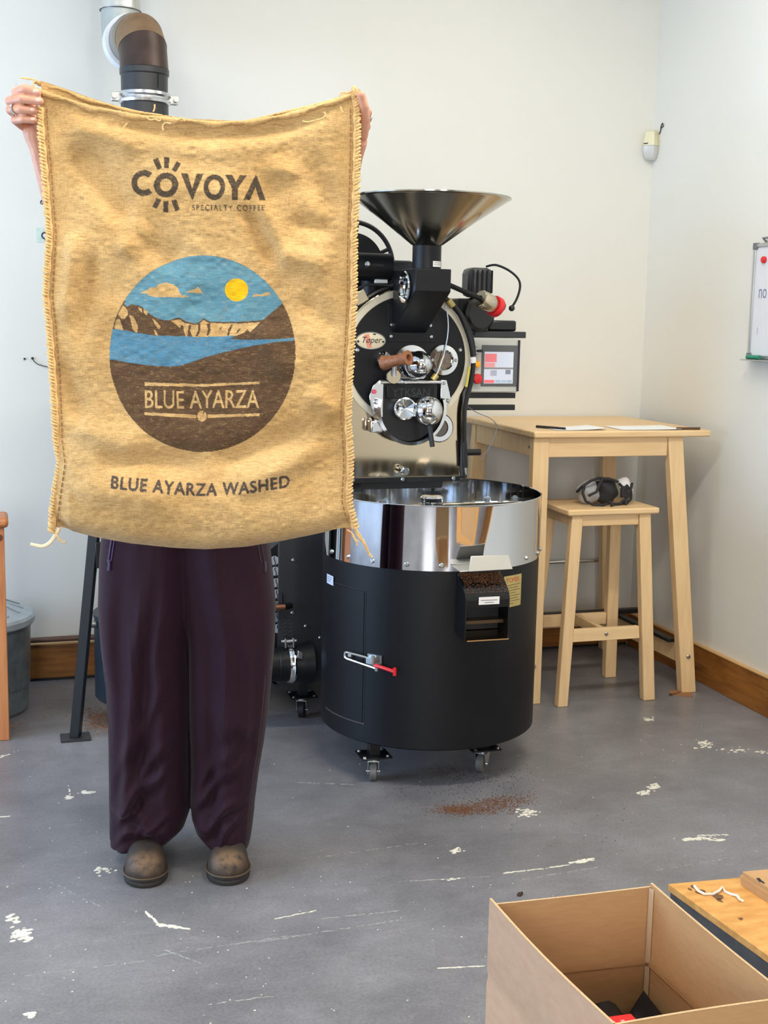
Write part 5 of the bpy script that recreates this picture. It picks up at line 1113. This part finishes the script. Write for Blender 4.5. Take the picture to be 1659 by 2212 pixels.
def cloth_h(x, y):
    h = .012 * np.sin(PI * np.clip((x - 90) / 680, 0, 1)) * np.clip((y - 300) / 500, 0, 1)
    h += .030 * np.exp(-((y - 1110) / 80) ** 2) * np.sin(PI * np.clip((x - 100) / 660, 0, 1)) ** .5            # belly above the bottom seam
    h += .018 * np.exp(-((y - 1010) / 90) ** 2 - ((x - 230) / 160) ** 2)
    for a in ((150, 300, 290, 500, 26, -.016, 44), (120, 260, 330, 330, 22, .008, 30), (270, 480, 400, 590, 26, -.009, 40), (330, 480, 250, 560, 24, .009, 24),
              (170, 480, 130, 720, 26, .010, 22), (205, 520, 170, 780, 22, -.008, 20), (520, 440, 600, 580, 16, -.009, 26), (550, 420, 640, 600, 18, .008, 20),
              (640, 330, 740, 480, 26, -.009, 36), (620, 480, 735, 500, 18, -.008, 26), (600, 540, 720, 580, 20, .007, 24), (560, 360, 690, 380, 18, .006, 26), (640, 640, 740, 720, 24, -.007, 30),
              (130, 900, 330, 985, 24, .009, 34), (200, 985, 470, 1015, 22, -.011, 34), (440, 1015, 690, 930, 22, -.011, 34), (480, 1060, 720, 960, 26, .009, 30), (150, 1050, 420, 1075, 26, .006, 30),
              (660, 840, 745, 900, 24, .008, 24), (110, 760, 190, 940, 22, -.008, 24), (330, 400, 560, 420, 30, .005, 40), (400, 640, 520, 700, 26, -.004, 36), (560, 690, 630, 830, 26, .005, 30)):
        h += fold(x, y, a[:2], a[2:4], a[4], a[5] * 1.9, a[6])
    top = np.interp(x, TF[:, 0], TF[:, 1]); dt = y - top
    h += -.010 * np.exp(-((dt - 30) / 16) ** 2) * np.clip((x - 180) / 120, 0, 1) * np.clip((720 - x) / 80, 0, 1) + .006 * np.exp(-((dt - 62) / 22) ** 2) * np.clip((x - 220) / 120, 0, 1) * np.clip((700 - x) / 80, 0, 1)
    edge = np.clip(np.minimum(x - 95, 765 - x) / 60, 0.12, 1)
    h = h * edge + (.0019 * vnoise(x, y, 84, 52, 3) + .0007 * vnoise(x, y, 30, 22, 5) + .0006 * vnoise(x, y, 11, 9, 9)) * (edge * .7 + .3)
    return h
# ---- printed colours, painted per vertex in the sack's own measure
def inside(px, py, poly):
    poly = np.asarray(poly, float); r = np.zeros(px.shape, bool); x0, y0 = poly[-1]
    for x1, y1 in poly:
        if y0 != y1:
            c = ((y0 > py) != (y1 > py)); r ^= c & (px < (x1 - x0) * (py - y0) / (y1 - y0) + x0)
        x0, y0 = x1, y1
    return r
def edges_inside(px, py, V, Eg):
    r = np.zeros(px.shape, bool)
    for i, j in Eg:
        (x0, y0), (x1, y1) = V[i], V[j]
        if y0 != y1: r ^= ((y0 > py) != (y1 > py)) & (px < (x1 - x0) * (py - y0) / (y1 - y0) + x0)
    return r
def paint_print(X, Y):
    n = X.size; colr = np.zeros((n, 4)); SK = (96, 146, 164); LK_ = (84, 136, 164); BRN = (94, 72, 52); CRM = (228, 190, 138); SUN = (240, 188, 12); INK = (62, 54, 48); NVY = (66, 60, 62)
    def put(mask, c, a=1.0):
        colr[mask, :3] = lin(c)[:3]; colr[mask, 3] = a
    def region(x0, x1, y0, y1): return np.where((X > x0) & (X < x1) & (Y > y0) & (Y < y1))[0]
    def fill(poly, c, a=1.0, clip=None):
        poly = np.asarray(poly, float); ix = region(poly[:, 0].min(), poly[:, 0].max(), poly[:, 1].min(), poly[:, 1].max())
        m = inside(X[ix], Y[ix], poly); ix = ix[m]
        if clip is not None: ix = ix[clip[ix]]
        put(ix, c, a)
    # round emblem
    ex, ey = (X - 438.5) / 200.5, (Y - 763.5) / 211.5; disc = ex * ex + ey * ey < 1
    q = lambda pts: [(220 + a / 3.770, 600 + b / 3.770) for a, b in pts]
    put(np.where(disc)[0], BRN)
    sky = [(60, 400), (110, 250), (150, 180), (210, 235), (250, 215), (330, 235), (400, 300), (440, 320), (500, 345), (560, 345), (600, 330), (640, 325), (690, 355), (760, 372), (790, 365), (835, 330), (880, 355), (1000, 360), (1150, 358), (1310, 345), (1400, 270), (1485, 200), (1640, 200)]
    fill(q(sky + [(1640, -260), (0, -260), (0, 400)]), SK, 1, disc)
    fill(q([(680, 375), (700, 372), (760, 388), (795, 380), (835, 345), (870, 368), (1000, 374), (1150, 372), (1300, 362), (1215, 440), (1100, 472), (900, 482), (690, 480), (670, 420)]), CRM, 0, disc)
    for pl in ([(130, 240), (150, 207), (165, 210), (212, 260), (215, 300), (190, 335), (165, 330), (140, 300)], [(75, 400), (110, 345), (150, 335), (178, 425), (120, 415)], [(232, 305), (265, 320), (300, 400), (290, 445), (262, 430), (240, 340)], [(300, 240), (330, 252), (330, 282), (315, 265)],
               [(345, 255), (382, 275), (372, 305), (352, 290)], [(420, 335), (450, 355), (485, 400), (470, 418), (440, 380)], [(430, 425), (445, 430), (465, 468), (445, 466)], [(570, 352), (640, 340), (682, 372), (680, 400), (650, 380), (640, 410), (610, 380)]):
        fill(q(pl), CRM, 0, disc)
    for pl in ([(712, 385), (735, 380), (725, 430), (742, 478), (700, 478), (705, 430)], [(790, 378), (812, 375), (806, 440), (785, 478), (765, 478), (787, 430)], [(855, 375), (885, 368), (892, 430), (872, 472), (855, 468), (868, 420)], [(965, 408), (988, 382), (975, 422), (958, 428)],
               [(1020, 410), (1032, 420), (1058, 378), (1072, 385), (1050, 440), (1040, 470), (1022, 470), (1032, 430)], [(1105, 430), (1142, 400), (1120, 442), (1098, 458)]):
        fill(q(pl), BRN, 1, disc)
    put(np.where(disc & (ex * ex + ey * ey > .972) & (Y > 650) & (Y < 716) & (X < 300))[0], BRN)
    fill(q([(40, 405), (250, 440), (420, 470), (640, 475), (800, 482), (1000, 472), (1090, 470), (1640, 470), (1640, 505), (1400, 525), (1200, 560), (1000, 605), (850, 645), (740, 685), (640, 715), (560, 722), (420, 715), (250, 690), (40, 660)]), LK_, 1, disc)
    fill(q([(1310, 345), (1400, 270), (1485, 200), (1640, 330), (1640, 482), (1400, 500), (1200, 505), (1040, 496), (1100, 470), (1160, 447), (1190, 416), (1212, 442)]), BRN, 1, disc)
    for pl in ([(310, 125), (340, 115), (375, 102), (400, 80), (450, 80), (470, 55), (500, 48), (530, 38), (560, 52), (585, 55), (620, 80), (640, 120), (645, 140), (725, 155), (640, 160), (430, 156), (390, 145), (375, 132)], [(690, 120), (740, 100), (770, 92), (785, 75), (805, 95), (825, 128), (780, 122)], [(1220, 155), (1260, 132), (1300, 140), (1330, 125), (1362, 116), (1378, 140), (1320, 148)]):
        fill(q(pl), CRM, 0)
    sx_, sy_ = (X - 511.7) / 25.2, (Y - 626.5) / 24.6; put(np.where(sx_ ** 2 + sy_ ** 2 < 1)[0], SUN)
    fill(q([(358, 850), (820, 866), (1285, 845), (1285, 863), (820, 884), (358, 876)]), CRM, 0)
    fill(q([(358, 1093), (790, 1114), (860, 1114), (1285, 1103), (1285, 1121), (860, 1138), (780, 1138), (358, 1113)]), CRM, 0)
    bx, by = (X - (220 + 820 / 3.77)), (Y - (600 + 1125 / 3.77)); put(np.where((bx / 13.2) ** 2 + (by / 14.2) ** 2 < 1)[0], BRN); put(np.where((bx / 9.8) ** 2 + (by / 11) ** 2 < 1)[0], CRM, 0)
    put(np.where(((bx / 9.8) ** 2 + (by / 11) ** 2 < 1) & (np.abs(bx + by * .42 + 1.2 * np.sin(by * .35)) < 1.1))[0], BRN)
    def text(txt, x0, x1, yb, yt, c, a=1.0, spacing=1.0, fat=0.0, shift=None):
        V, F, Eg = text_polys(txt, spacing); lo, hi = V.min(0), V.max(0); W = (V - lo) / (hi - lo); W[:, 0] = x0 + W[:, 0] * (x1 - x0)
        base = shift(W[:, 0]) if shift is not None else 0; W[:, 1] = yb + (yt - yb) * W[:, 1] + base
        ix = region(W[:, 0].min() - 2, W[:, 0].max() + 2, W[:, 1].min() - 2, W[:, 1].max() + 2); m = np.zeros(ix.size, bool)
        for dx, dy in ([(0, 0)] if not fat else [(0, 0), (fat, 0), (-fat, 0), (0, fat), (0, -fat)]): m |= edges_inside(X[ix] + dx, Y[ix] + dy, W, Eg)
        put(ix[m], c, a)
    text('BLUE AYARZA', 315.8, 560, 881.5, 843, CRM, 0, 1.0, 0, lambda x: 2.0 * np.exp(-((x - 405) / 40) ** 2) - .8)
    sh_ = lambda x: np.interp(x, [249, 290, 334, 370, 406, 440, 475, 520, 570, 627], [-17, -12.5, -9.5, -5, -1.8, .3, 0, -3, -9, -17.5])
    text('BLUE AYARZA WASHED', 249.5, 626.5, 1066, 1041, NVY, .95, 1.12, 1.25, sh_)
    # lettered sun logo
    g = lambda pts: [(220 + a / 3.770, 300 + b / 3.770) for a, b in pts]
    def annulus(cx, cy, R, r, Rx=None, rx=None, gap=None):
        dx, dy = X - cx, Y - cy; m = ((dx / (Rx or R)) ** 2 + (dy / R) ** 2 < 1) & ((dx / (rx or r)) ** 2 + (dy / r) ** 2 > 1)
        if gap: m &= ~((np.abs(np.arctan2(dy, dx)) < gap) & (dx > 0))
        put(np.where(m)[0], INK, .95)
    annulus(311.5, 395.6, 27.9, 15.0, None, None, .86); annulus(360, 400.4, 26.8, 13.6); annulus(464.6, 405.5, 27.8, 16.4, 23.3, 12.6)
    for pl in ([(417, 170), (458, 152), (492, 238), (455, 255)], [(510, 147), (553, 150), (548, 240), (510, 240)], [(612, 183), (647, 205), (608, 274), (572, 258)], [(448, 482), (490, 498), (452, 572), (413, 555)], [(507, 508), (548, 508), (543, 600), (503, 598)], [(570, 503), (610, 495), (640, 577), (603, 594)],
               [(648, 283), (703, 285), (742, 408), (777, 290), (832, 288), (748, 497), (738, 497)], [(1008, 295), (1065, 297), (1097, 355), (1125, 297), (1183, 300), (1112, 405), (1110, 503), (1063, 500), (1066, 408)], [(1155, 500), (1252, 298), (1262, 298), (1337, 503), (1287, 503), (1253, 395), (1207, 500)]):
        fill(g(pl), INK, .95)
    text('SPECIALTY COFFEE', 416.5, 572.5, 455, 443.2, INK, .85, 1.35, .45, lambda x: (x - 416) / 156 * 1.0)
    # dirt flecks in the print
    nn = vnoise(X, Y, 7, 1.6, 21) + .5 * vnoise(X, Y, 2.2, 1.2, 22); colr[:, 3] *= np.clip(1.0 - .2 * np.clip(nn - .55, 0, 1), 0, 1)
    return colr
NU, NV = 470, 700
uu, vv = np.meshgrid(np.linspace(0, 1, NU), np.linspace(0, 1, NV))
xn = 84 + 688 * uu
yt = np.interp(xn, TF[:, 0], TF[:, 1]) + 4; yb = np.interp(xn, BO[:, 0], BO[:, 1])
py = yt + (yb - yt) * vv
lx = np.interp(py, LE[:, 1], LE[:, 0]); rx = np.interp(py, RE[:, 1], RE[:, 0]); px = lx + (rx - lx) * uu
aa, zz_ = az(px, py); hh = cloth_h(px, py)
curl = np.clip((vv - .955) / .045, 0, 1); bb_ = -hh + .036 * curl ** 2.4
colr = paint_print(px.ravel(), py.ravel())
verts = np.zeros((NV * NU, 3)); S0n, En, Fn = np.array(S0), np.array(E_), np.array(F_)
verts[:] = S0n + np.outer(aa.ravel(), En) + np.outer(bb_.ravel(), Fn); verts[:, 2] = zz_.ravel()
so_ = np.array(WORG['burlap_sack']); verts -= so_
idx = np.arange(NV * NU).reshape(NV, NU); quads = np.stack([idx[:-1, :-1], idx[1:, :-1], idx[1:, 1:], idx[:-1, 1:]], -1).reshape(-1, 4)
me = bpy.data.meshes.new('front_panel'); me.vertices.add(len(verts)); me.vertices.foreach_set('co', verts.ravel())
me.loops.add(quads.size); me.loops.foreach_set('vertex_index', quads.ravel()); me.polygons.add(len(quads)); me.polygons.foreach_set('loop_start', np.arange(0, quads.size, 4)); me.polygons.foreach_set('loop_total', np.full(len(quads), 4))
me.update(calc_edges=True); me.shade_smooth()
ca = me.color_attributes.new('print', 'FLOAT_COLOR', 'POINT'); ca.data.foreach_set('color', colr.ravel().astype(np.float32))
def burlap(name, printed):
    m = bpy.data.materials.new(name); m.use_nodes = True; nt = m.node_tree; b = nt.nodes['Principled BSDF']; L = nt.links.new; N = nt.nodes.new
    b.inputs['Roughness'].default_value = .9; b.inputs['Specular IOR Level'].default_value = .15; b.inputs['Sheen Weight'].default_value = .15
    tc = N('ShaderNodeTexCoord'); rot = N('ShaderNodeMapping'); rot.inputs['Rotation'].default_value = (0, 0, math.atan2(.29303, .9561)); L(tc.outputs['Object'], rot.inputs[0])
    def noise(scale, st, det=5, rough=.6):
        mp = N('ShaderNodeMapping'); mp.inputs['Scale'].default_value = st; L(rot.outputs[0], mp.inputs[0]); n = N('ShaderNodeTexNoise'); n.inputs['Scale'].default_value = scale; n.inputs['Detail'].default_value = det; n.inputs['Roughness'].default_value = rough; L(mp.outputs[0], n.inputs['Vector']); return n
    def ramp(src, p0, p1, c0, c1):
        r = N('ShaderNodeValToRGB'); r.color_ramp.elements[0].position = p0; r.color_ramp.elements[1].position = p1; r.color_ramp.elements[0].color = c0; r.color_ramp.elements[1].color = c1; L(src, r.inputs[0]); return r
    big = noise(5.5, (1, 1, 1), 5, .55); wide = noise(60, (1, 1, 9), 5, .65); up_ = noise(60, (9, 9, 1), 4, .6); fine = noise(420, (1, 1, 1.6), 3)
    c = ramp(big.outputs['Fac'], .34, .62, lin((203, 164, 106)), lin((228, 192, 134)))
    m1 = N('ShaderNodeMixRGB'); m1.blend_type = 'MULTIPLY'; m1.inputs[0].default_value = .65; L(c.outputs[0], m1.inputs[1]); r1 = ramp(wide.outputs['Fac'], .36, .56, (.58, .52, .44, 1), (1, 1, 1, 1)); L(r1.outputs[0], m1.inputs[2])
    m2 = N('ShaderNodeMixRGB'); m2.blend_type = 'MULTIPLY'; m2.inputs[0].default_value = .45; L(m1.outputs[0], m2.inputs[1]); r2 = ramp(up_.outputs['Fac'], .34, .56, (.66, .60, .52, 1), (1, 1, 1, 1)); L(r2.outputs[0], m2.inputs[2])
    m3 = N('ShaderNodeMixRGB'); m3.blend_type = 'MULTIPLY'; m3.inputs[0].default_value = .5; L(m2.outputs[0], m3.inputs[1]); r3 = ramp(fine.outputs['Fac'], .3, .6, (.62, .58, .5, 1), (1.0, 1.0, 1.0, 1)); L(r3.outputs[0], m3.inputs[2])
    out = m3.outputs[0]
    if printed:
        at = N('ShaderNodeAttribute'); at.attribute_name = 'print'
        cov = N('ShaderNodeMath'); cov.operation = 'MULTIPLY'; r4 = ramp(fine.outputs['Fac'], .60, .72, (1, 1, 1, 1), (.62, .62, .62, 1)); L(at.outputs['Alpha'], cov.inputs[0]); L(r4.outputs[0], cov.inputs[1])
        ink = N('ShaderNodeMixRGB'); ink.blend_type = 'MULTIPLY'; ink.inputs[0].default_value = .45; L(at.outputs['Color'], ink.inputs[1]); L(r1.outputs[0], ink.inputs[2])
        mx = N('ShaderNodeMixRGB'); L(cov.outputs[0], mx.inputs[0]); L(out, mx.inputs[1]); L(ink.outputs[0], mx.inputs[2]); out = mx.outputs[0]
    L(out, b.inputs['Base Color'])
    ad = N('ShaderNodeMath'); ad.operation = 'ADD'; L(wide.outputs['Fac'], ad.inputs[0]); L(fine.outputs['Fac'], ad.inputs[1])
    bp = N('ShaderNodeBump'); bp.inputs['Strength'].default_value = .5; bp.inputs['Distance'].default_value = .0016; L(ad.outputs[0], bp.inputs['Height']); L(bp.outputs[0], b.inputs['Normal'])
    return m
M_SACK = burlap('printed_burlap', True); M_BURL = burlap('plain_burlap', False)
me.materials.append(M_SACK); fo = bpy.data.objects.new('front_panel', me); COL.objects.link(fo); fo.parent = sack; WORG[fo.name] = WORG['burlap_sack']
fo['label'] = 'front panel with lettering and a round lake emblem'
# back panel
rows = []
for j in range(61):
    r = []
    for i in range(49):
        u = i / 48; v = j / 60; x = 80 + 694 * u; y0_ = np.interp(x, TBk[:, 0], TBk[:, 1]); y1_ = np.interp(x, BO[:, 0], BO[:, 1]); y = y0_ + (y1_ - y0_) * v
        l_ = np.interp(y, LE[:, 1], LE[:, 0]); r_ = np.interp(y, RE[:, 1], RE[:, 0]); xx = (l_ + 2) + (r_ - l_ - 4) * u; a, z = az(xx, y)
        ed = math.sin(PI * u) ** .6; b = .006 + ed * (.014 + .022 * v) + .004 * math.sin(9 * u + 3 * v) * ed
        if v > .97: b += .0
        r.append(P(a, b, z))
    rows.append(r)
MB().grid(rows).build('back_panel', M_BURL, sack)
# hems
def hem(A, b0, h_, th, seed, lift):
    rr = random.Random(seed); rows = []; xs = np.linspace(A[0, 0], A[-1, 0], 140)
    for i, x in enumerate(xs):
        y = np.interp(x, A[:, 0], A[:, 1]) + rr.uniform(-.8, .8); hh_ = h_ * (1 + .25 * math.sin(i * .35) + rr.uniform(-.1, .1)); bc = b0(x)
        row = []
        for k in range(12):
            q_ = 2 * PI * k / 12; a, z = az(x, y + hh_ * .5 * (1 - math.sin(q_)) + lift); row.append(P(a, bc + th * math.cos(q_), z))
        rows.append(row)
    mb = MB().grid(rows, closed=True); n = 12; m = len(rows); mb.f += [list(range(n))[::-1], [(m - 1) * n + k for k in range(n)]]; return mb
hem(TF, lambda x: -.002 - float(cloth_h(np.array([x]), np.array([np.interp(x, TF[:, 0], TF[:, 1]) + 6]))[0]), 12, .0055, 1, -1).build('front_hem', M_BURL, sack)
hem(TBk, lambda x: .010 + .012 * math.sin(PI * (x - 70) / 708), 9, .004, 2, -1).build('back_hem', M_BURL, sack)
# overlocked side seams
M_SEAM = mat('pale_jute_twine', (222, 184, 124), .9, var=.14, scale=200)
def seam(A, sgn, y0_, y1_, name):
    mb = MB(); core = []; y = y0_
    while y < y1_:
        x = np.interp(y, A[:, 1], A[:, 0]); a, z = az(x - sgn * 4, y); core.append(P(a, -.001, z)); y += 6
    mb.tube(core, [.0052 + .0012 * math.sin(i * .9) + random.uniform(-.0006, .0006) for i in range(len(core))], 8)
    mb.tube([p - E_ * (sgn * -.0052) + F_ * -.003 + E_ * random.uniform(-.0008, .0008) for p in core], [.0036 + random.uniform(-.0008, .0008) for _ in core], 7)
    y = y0_ + 2
    while y < y1_:
        x = np.interp(y, A[:, 1], A[:, 0]); w = random.uniform(4.6, 6.6); s_ = random.uniform(-1.5, 1.5); pts = []; tl = random.uniform(2, 5)
        for k in range(9):
            q_ = 2 * PI * k / 9; a, z = az(x - sgn * (1.5 + w * math.cos(q_) - 2), y + s_ + tl * math.cos(q_)); pts.append(P(a, -.0015 + .0080 * math.sin(q_), z))
        mb.tube(pts, random.uniform(.0022, .0031), 5, closed=True); y += random.uniform(6.2, 8.2)
    o = mb.build(name, M_SEAM, sack); o['kind'] = 'stuff'; return o
seam(LE, -1, 232, 1150, 'side_seam_stitching'); 
def seam_r(): return seam(RE, 1, 205, 1146, 'side_seam_stitching')
seam_r()
for A, sgn in ((LE, -1), (RE, 1)):                  # straight run of stitches just inside each seam
    mb = MB(); y = 235
    while y < 1130:
        pts = []
        for k in range(3):
            yy = y + 4.5 * k; x = np.interp(yy, A[:, 1], A[:, 0]) - sgn * 15; a, z = az(x, yy); pts.append(P(a, -.0022 - float(cloth_h(np.array([x]), np.array([yy]))[0]), z))
        mb.tube(pts, .0013, 5); y += 13
    o = mb.build('stitch_line', mat('brown_stitch_thread', (150, 108, 62), .9), sack); o['kind'] = 'stuff'
def thread(pts, r, b=-.012):
    q_ = []
    for i, p_ in enumerate(pts):
        a, z = az(p_[0], p_[1]); bb2 = p_[2] if len(p_) > 2 else b; q_.append(Vector((a, bb2, z)))
    out = []
    for i in range(len(q_) - 1):
        for k in range(4):
            t_ = k / 4; p0_ = q_[max(0, i - 1)]; p1_ = q_[i]; p2_ = q_[i + 1]; p3_ = q_[min(len(q_) - 1, i + 2)]
            out.append(.5 * ((2 * p1_) + (p2_ - p0_) * t_ + (2 * p0_ - 5 * p1_ + 4 * p2_ - p3_) * t_ ** 2 + (3 * p1_ - p0_ - 3 * p2_ + p3_) * t_ ** 3))
    out.append(q_[-1]); return MB().tube([P(v.x, v.y, v.z) for v in out], r, 6)
thread([(128, 1140, 0), (118, 1160, 0), (106, 1174, 0), (92, 1180, 0), (78, 1178, 0), (66, 1175, 0)], [.0055 - .0001 * i for i in range(21)], 0).build('loose_cord', mat('bleached_cord', (240, 222, 184), .9), sack)
thread([(124, 1150, -.01), (130, 1162, -.012), (138, 1169, -.01), (145, 1169, -.01)], .0022).build('loose_thread', M_SEAM, sack)
thread([(764, 1130, 0), (772, 1152, -.004), (784, 1168, -.006), (791, 1182, -.004), (797, 1196, 0), (804, 1204, 0)], [.0048 - .00012 * i for i in range(21)]).build('loose_cord', M_SEAM, sack)
for pts in ([(750, 1142), (762, 1150), (768, 1162), (775, 1168)], [(760, 1146), (764, 1158), (772, 1172), (770, 1176)], [(766, 1136), (780, 1156), (784, 1170)], [(334, 244), (337, 236), (337, 228)], [(320, 256), (328, 262), (338, 260), (347, 264), (352, 258)], [(372, 270), (360, 268), (354, 276), (356, 284)], [(268, 284), (272, 276), (279, 268)], [(376, 255), (384, 262), (396, 258), (402, 264)],
            [(700, 245), (704, 250), (698, 258), (680, 263), (666, 266), (654, 264)], [(736, 232), (738, 240), (742, 246)], [(75, 172, 0), (62, 170, 0), (52, 169, 0), (44, 168, 0)], [(78, 176, 0), (70, 171, 0), (60, 171, 0), (50, 168, 0)], [(82, 195, -.012), (76, 186, -.014), (78, 178, -.012)], [(764, 208, -.01), (763, 196, -.01), (766, 190, -.008)], [(768, 206, -.01), (770, 197, -.01), (766, 188, -.008)], [(736, 203, 0), (742, 199, 0), (750, 201, 0), (758, 199, -.004)]):
    thread(pts, .0017, -.016).build('loose_thread', M_SEAM, sack)
thread([(764, 214, -.006), (765, 202, -.008), (764, 194, -.006), (765, 189, -.004)], .005).build('frayed_corner', M_BURL, sack)

solo(MB().hexa([wz(1116, 1936) + Vector((0, 0, .0005)), wz(1124, 1938) + Vector((0, 0, .0005)), wz(1130, 1932) + Vector((0, 0, .0005)), wz(1119, 1931) + Vector((0, 0, .0005)), wz(1117, 1935) + Vector((0, 0, .006)), wz(1124, 1937) + Vector((0, 0, .004)), wz(1129, 1932) + Vector((0, 0, .008)), wz(1120, 1931) + Vector((0, 0, .005))]), 'bark_chip', M_GROUND2, 'small dark brown chip on the floor behind the cardboard box', 'chip')
